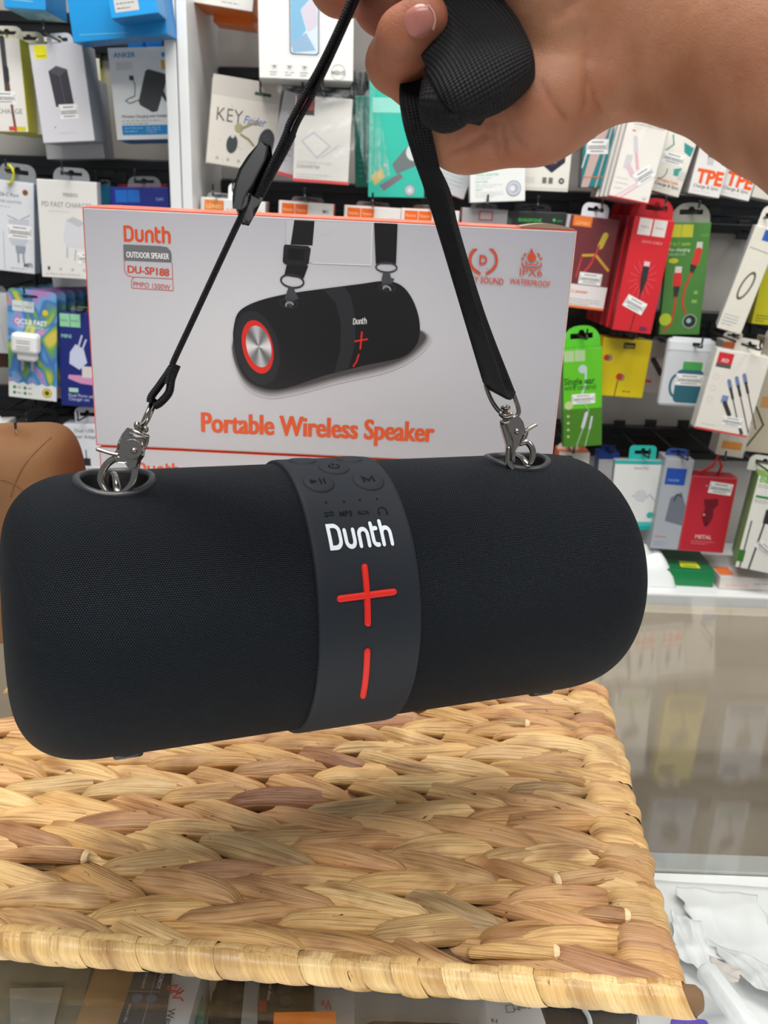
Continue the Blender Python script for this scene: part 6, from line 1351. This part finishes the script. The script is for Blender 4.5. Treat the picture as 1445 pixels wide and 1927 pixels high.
b2 = flatq('dark_case', 'black camera shaped case under the glass in front of the rim', 'case', [(592, 1950), (484, 1950), (490, 1820), (590, 1825)], -.09, .03, (40, 40, 42), (28, 28, 30))
ink_on(b2, [('ell', (536, 1862), .007, (24, 24, 26)), ('ell', (536, 1862), .005, (60, 60, 64)), ('ell', (538, 1884), .006, (24, 24, 26)), ('ell', (538, 1884), .004, (56, 56, 60)), ('text', 'Local album', (508, 1846), (502, 1884), (170, 170, 172), .9), ('poly', [(500, 1905), (485, 1905), (487, 1885), (502, 1885)], (150, 60, 50))])
b3 = flatq('accessory_box', 'silver box with a red squiggle mark, right of the black case', 'box', [(668, 1950), (592, 1950), (596, 1830), (664, 1838)], -.10, .03, (178, 178, 180), (120, 122, 126))
ink_on(b3, [('line', [(606, 1892), (608, 1884), (614, 1900), (618, 1884), (622, 1900)], (190, 50, 60), .0011)])
flatq('silver_card', 'grey card strip between the black fluff and the black case', 'card', [(484, 1940), (452, 1940), (462, 1836), (486, 1840)], -.105, .02, (156, 158, 160))
# black fluffy cover
mb = MB(); c0 = atZ(436, 1866, -.11); c0[2] = SHZ + .0005; n = 26; vs = []
for i in range(n):
    for j in range(n):
        a, p = 2 * PI * j / n, PI / 2 * i / (n - 1); r_ = .017 * (1 + .12 * math.sin(5 * a + i) + .05 * math.sin(11 * a)); vs.append((math.cos(a) * math.cos(p) * r_ * .8, math.sin(a) * math.cos(p) * r_ * 1.6, math.sin(p) * .03))
mb.add(vs, [(i * n + j, i * n + (j + 1) % n, (i + 1) * n + (j + 1) % n, (i + 1) * n + j) for i in range(n - 1) for j in range(n)]); o = mb.build('microphone_fluff', mat('black_fluff', (16, 16, 18), .95), None, True); o.location = c0; tag(o, 'small black fluffy microphone cover under the glass, beside the silver box', 'cover')
flatq('orange_box', 'bright orange box under the glass at the bottom edge', 'box', [(632, 1962), (512, 1964), (516, 1905), (632, 1903)], -.075, .05, (232, 122, 24), (200, 100, 20))
flatq('teal_box', 'small teal box between silver box and grey card, under the glass', 'box', [(384, 1950), (366, 1950), (374, 1876), (382, 1874)], -.10, .03, (40, 120, 104))
b4 = flatq('lamp_box', 'white box printed Lighting under the glass at the bottom', 'box', [(1040, 1965), (925, 1965), (905, 1840), (1000, 1846)], -.088, .04, (222, 222, 224), (180, 180, 184))
ink_on(b4, [('text', 'Lighting', (968, 1902), (998, 1897), (50, 50, 54), 1.1), ('line', [(951, 1894), (965, 1892), (968, 1905), (954, 1907), (951, 1894)], (60, 60, 64), .0004), ('text', 'Ky', (926, 1926), (938, 1924), (50, 50, 54), 1.1)])
flatq('black_tray', 'black tray under the glass below the right part of the rim', 'tray', [(1196, 1965), (1040, 1965), (1012, 1860), (1200, 1880)], -.115, .01, (44, 46, 50))
# phone with a bright metal frame
P4 = [atZ(*p, -.108) for p in ((905, 1990), (672, 1990), (672, 1893), (905, 1893))]; cph = sum(P4) / 4; W_ = float(abs(P4[0][0] - P4[1][0])); H_ = .15; cph = np.array([cph[0], P4[2][1] - H_ / 2, SHZ + .0005])
ph = tag(empty('smartphone', cph), 'black smartphone with rounded silver frame under the glass at the bottom', 'phone')
mb = MB(); plate(mb, rrect(-W_ / 2, -H_ / 2, W_ / 2, H_ / 2, .012, 8), 0, .010, T=lambda v: (v[0], v[2], .010 - v[1])); o = mb.build('frame', mat('phone_steel', (170, 170, 172), .2, .9), ph); b_ = o.modifiers.new('bevel', 'BEVEL'); b_.width = .002; b_.segments = 3
mb = MB(); plate(mb, rrect(-W_ / 2 + .003, -H_ / 2 + .003, W_ / 2 - .003, H_ / 2 - .003, .010, 8), 0, .0006, T=lambda v: (v[0], v[2], .0107 - v[1])); mb.build('screen', mat('phone_glass', (10, 11, 14), .06), ph)
mb = MB(); tube(mb, [(-.012, H_ / 2 - .008, .011), (.012, H_ / 2 - .008, .011)], .0012, 8, 2); mb.build('speaker_slot', mat('slot_grey', (90, 90, 94), .4), ph, True)
mb = MB(); p_ = [atZ(x, y, -.112) for x, y in ((1096, 1895), (1108, 1915), (1112, 1940))]; tube(mb, p_, .0016, 8, 5); o = mb.build('white_cable', mat('cable_white', (220, 230, 234), .35), None, True, off=p_[0]); o.location = p_[0]; tag(o, 'short white cable on the black tray under the glass', 'cable')
# crumpled papers and films at the right
def paper(name, label, pts, z, amp, seed, M, n=30):
    P4 = [atZ(*p, z) for p in pts]; c0 = sum(P4) / 4; r = np.random.default_rng(seed); ph_ = r.uniform(0, 6, 9); fq = r.uniform(-7, 7, (9, 2)); vs = []
    for i in range(n + 1):
        for j in range(n + 1):
            a, b = i / n, j / n; jag = .03 * math.sin(23 * b + seed) * (a < .01 or a > .99)
            a2 = a + jag; p = P4[0] * (1 - a2) * (1 - b) + P4[1] * a2 * (1 - b) + P4[2] * a2 * b + P4[3] * (1 - a2) * b
            h = sum(1 - abs(math.sin(fq[q][0] * a + fq[q][1] * b + ph_[q])) for q in range(9)) / 9; vs.append((p[0], p[1], z + amp * (h - .2)))
    mb = MB(); mb.add(vs, [(i * (n + 1) + j, (i + 1) * (n + 1) + j, (i + 1) * (n + 1) + j + 1, i * (n + 1) + j + 1) for i in range(n) for j in range(n)]); o = mb.build(name, M, None, True, off=c0); o.location = c0; tag(o, label, 'paper')
    s_ = o.modifiers.new('thick', 'SOLIDIFY'); s_.thickness = .0003
M_paper = mat('white_paper', (206, 209, 210), .6); M_paper2 = mat('grey_white_paper', (188, 191, 192), .6)
paper('paper_sheet', 'smooth pale paper sheet spread under the glass at the right', [(1205, 1655), (1500, 1675), (1530, 1990), (1190, 1990)], SHZ + .001, .002, 1, M_paper)
paper('crumpled_paper', 'large crumpled white tissue with torn edge, under the glass at right', [(1268, 1668), (1420, 1690), (1500, 1860), (1330, 1800)], SHZ + .008, .013, 2, M_paper)
paper('crumpled_paper', 'crumpled tissue fold at the lower right below the torn one', [(1335, 1775), (1470, 1830), (1490, 1900), (1400, 1850)], SHZ + .012, .012, 5, M_paper2)
paper('crumpled_paper', 'small crumpled tissue tucked beside the wicker corner', [(1262, 1715), (1320, 1740), (1350, 1850), (1270, 1800)], SHZ + .010, .012, 3, M_paper)
paper('torn_paper', 'torn grey paper strip with brown marks beside the clear tube', [(1333, 1800), (1396, 1826), (1388, 1850), (1350, 1846)], SHZ + .030, .004, 6, mat('torn_strip', (184, 176, 172), .7))
mb = MB(); a, b = atZ(1330, 1830, -.095), atZ(1420, 1950, -.095); tube(mb, [a - a, b - a], .0075, 16, 2); o = mb.build('clear_tube', MC['milky_film'], None, True); o.location = a; tag(o, 'long clear plastic tube lying on the papers at lower right', 'tube')
mb = MB(); tube(mb, [(b - a) * .02 + [0, 0, -.001], (b - a) * .98 + [0, 0, -.001]], .0024, 10, 2); mb.build('grey_core', mat('tube_core', (110, 110, 116), .4), o, True)
mb = MB(); c0 = atZ(1306, 1912, -.10); plate(mb, rrect(-.012, -.009, .012, .009, .003, 4), 0, .014, T=lambda v: (v[0] + .1 * v[2], v[2], .014 - v[1])); o = mb.build('purple_cap', mat('purple_plastic', (84, 62, 170), .35), None); o.location = (c0[0], c0[1], SHZ + .004); b_ = o.modifiers.new('bevel', 'BEVEL'); b_.width = .0015; b_.segments = 3; tag(o, 'small purple plastic cap under the glass by the wicker corner', 'cap')
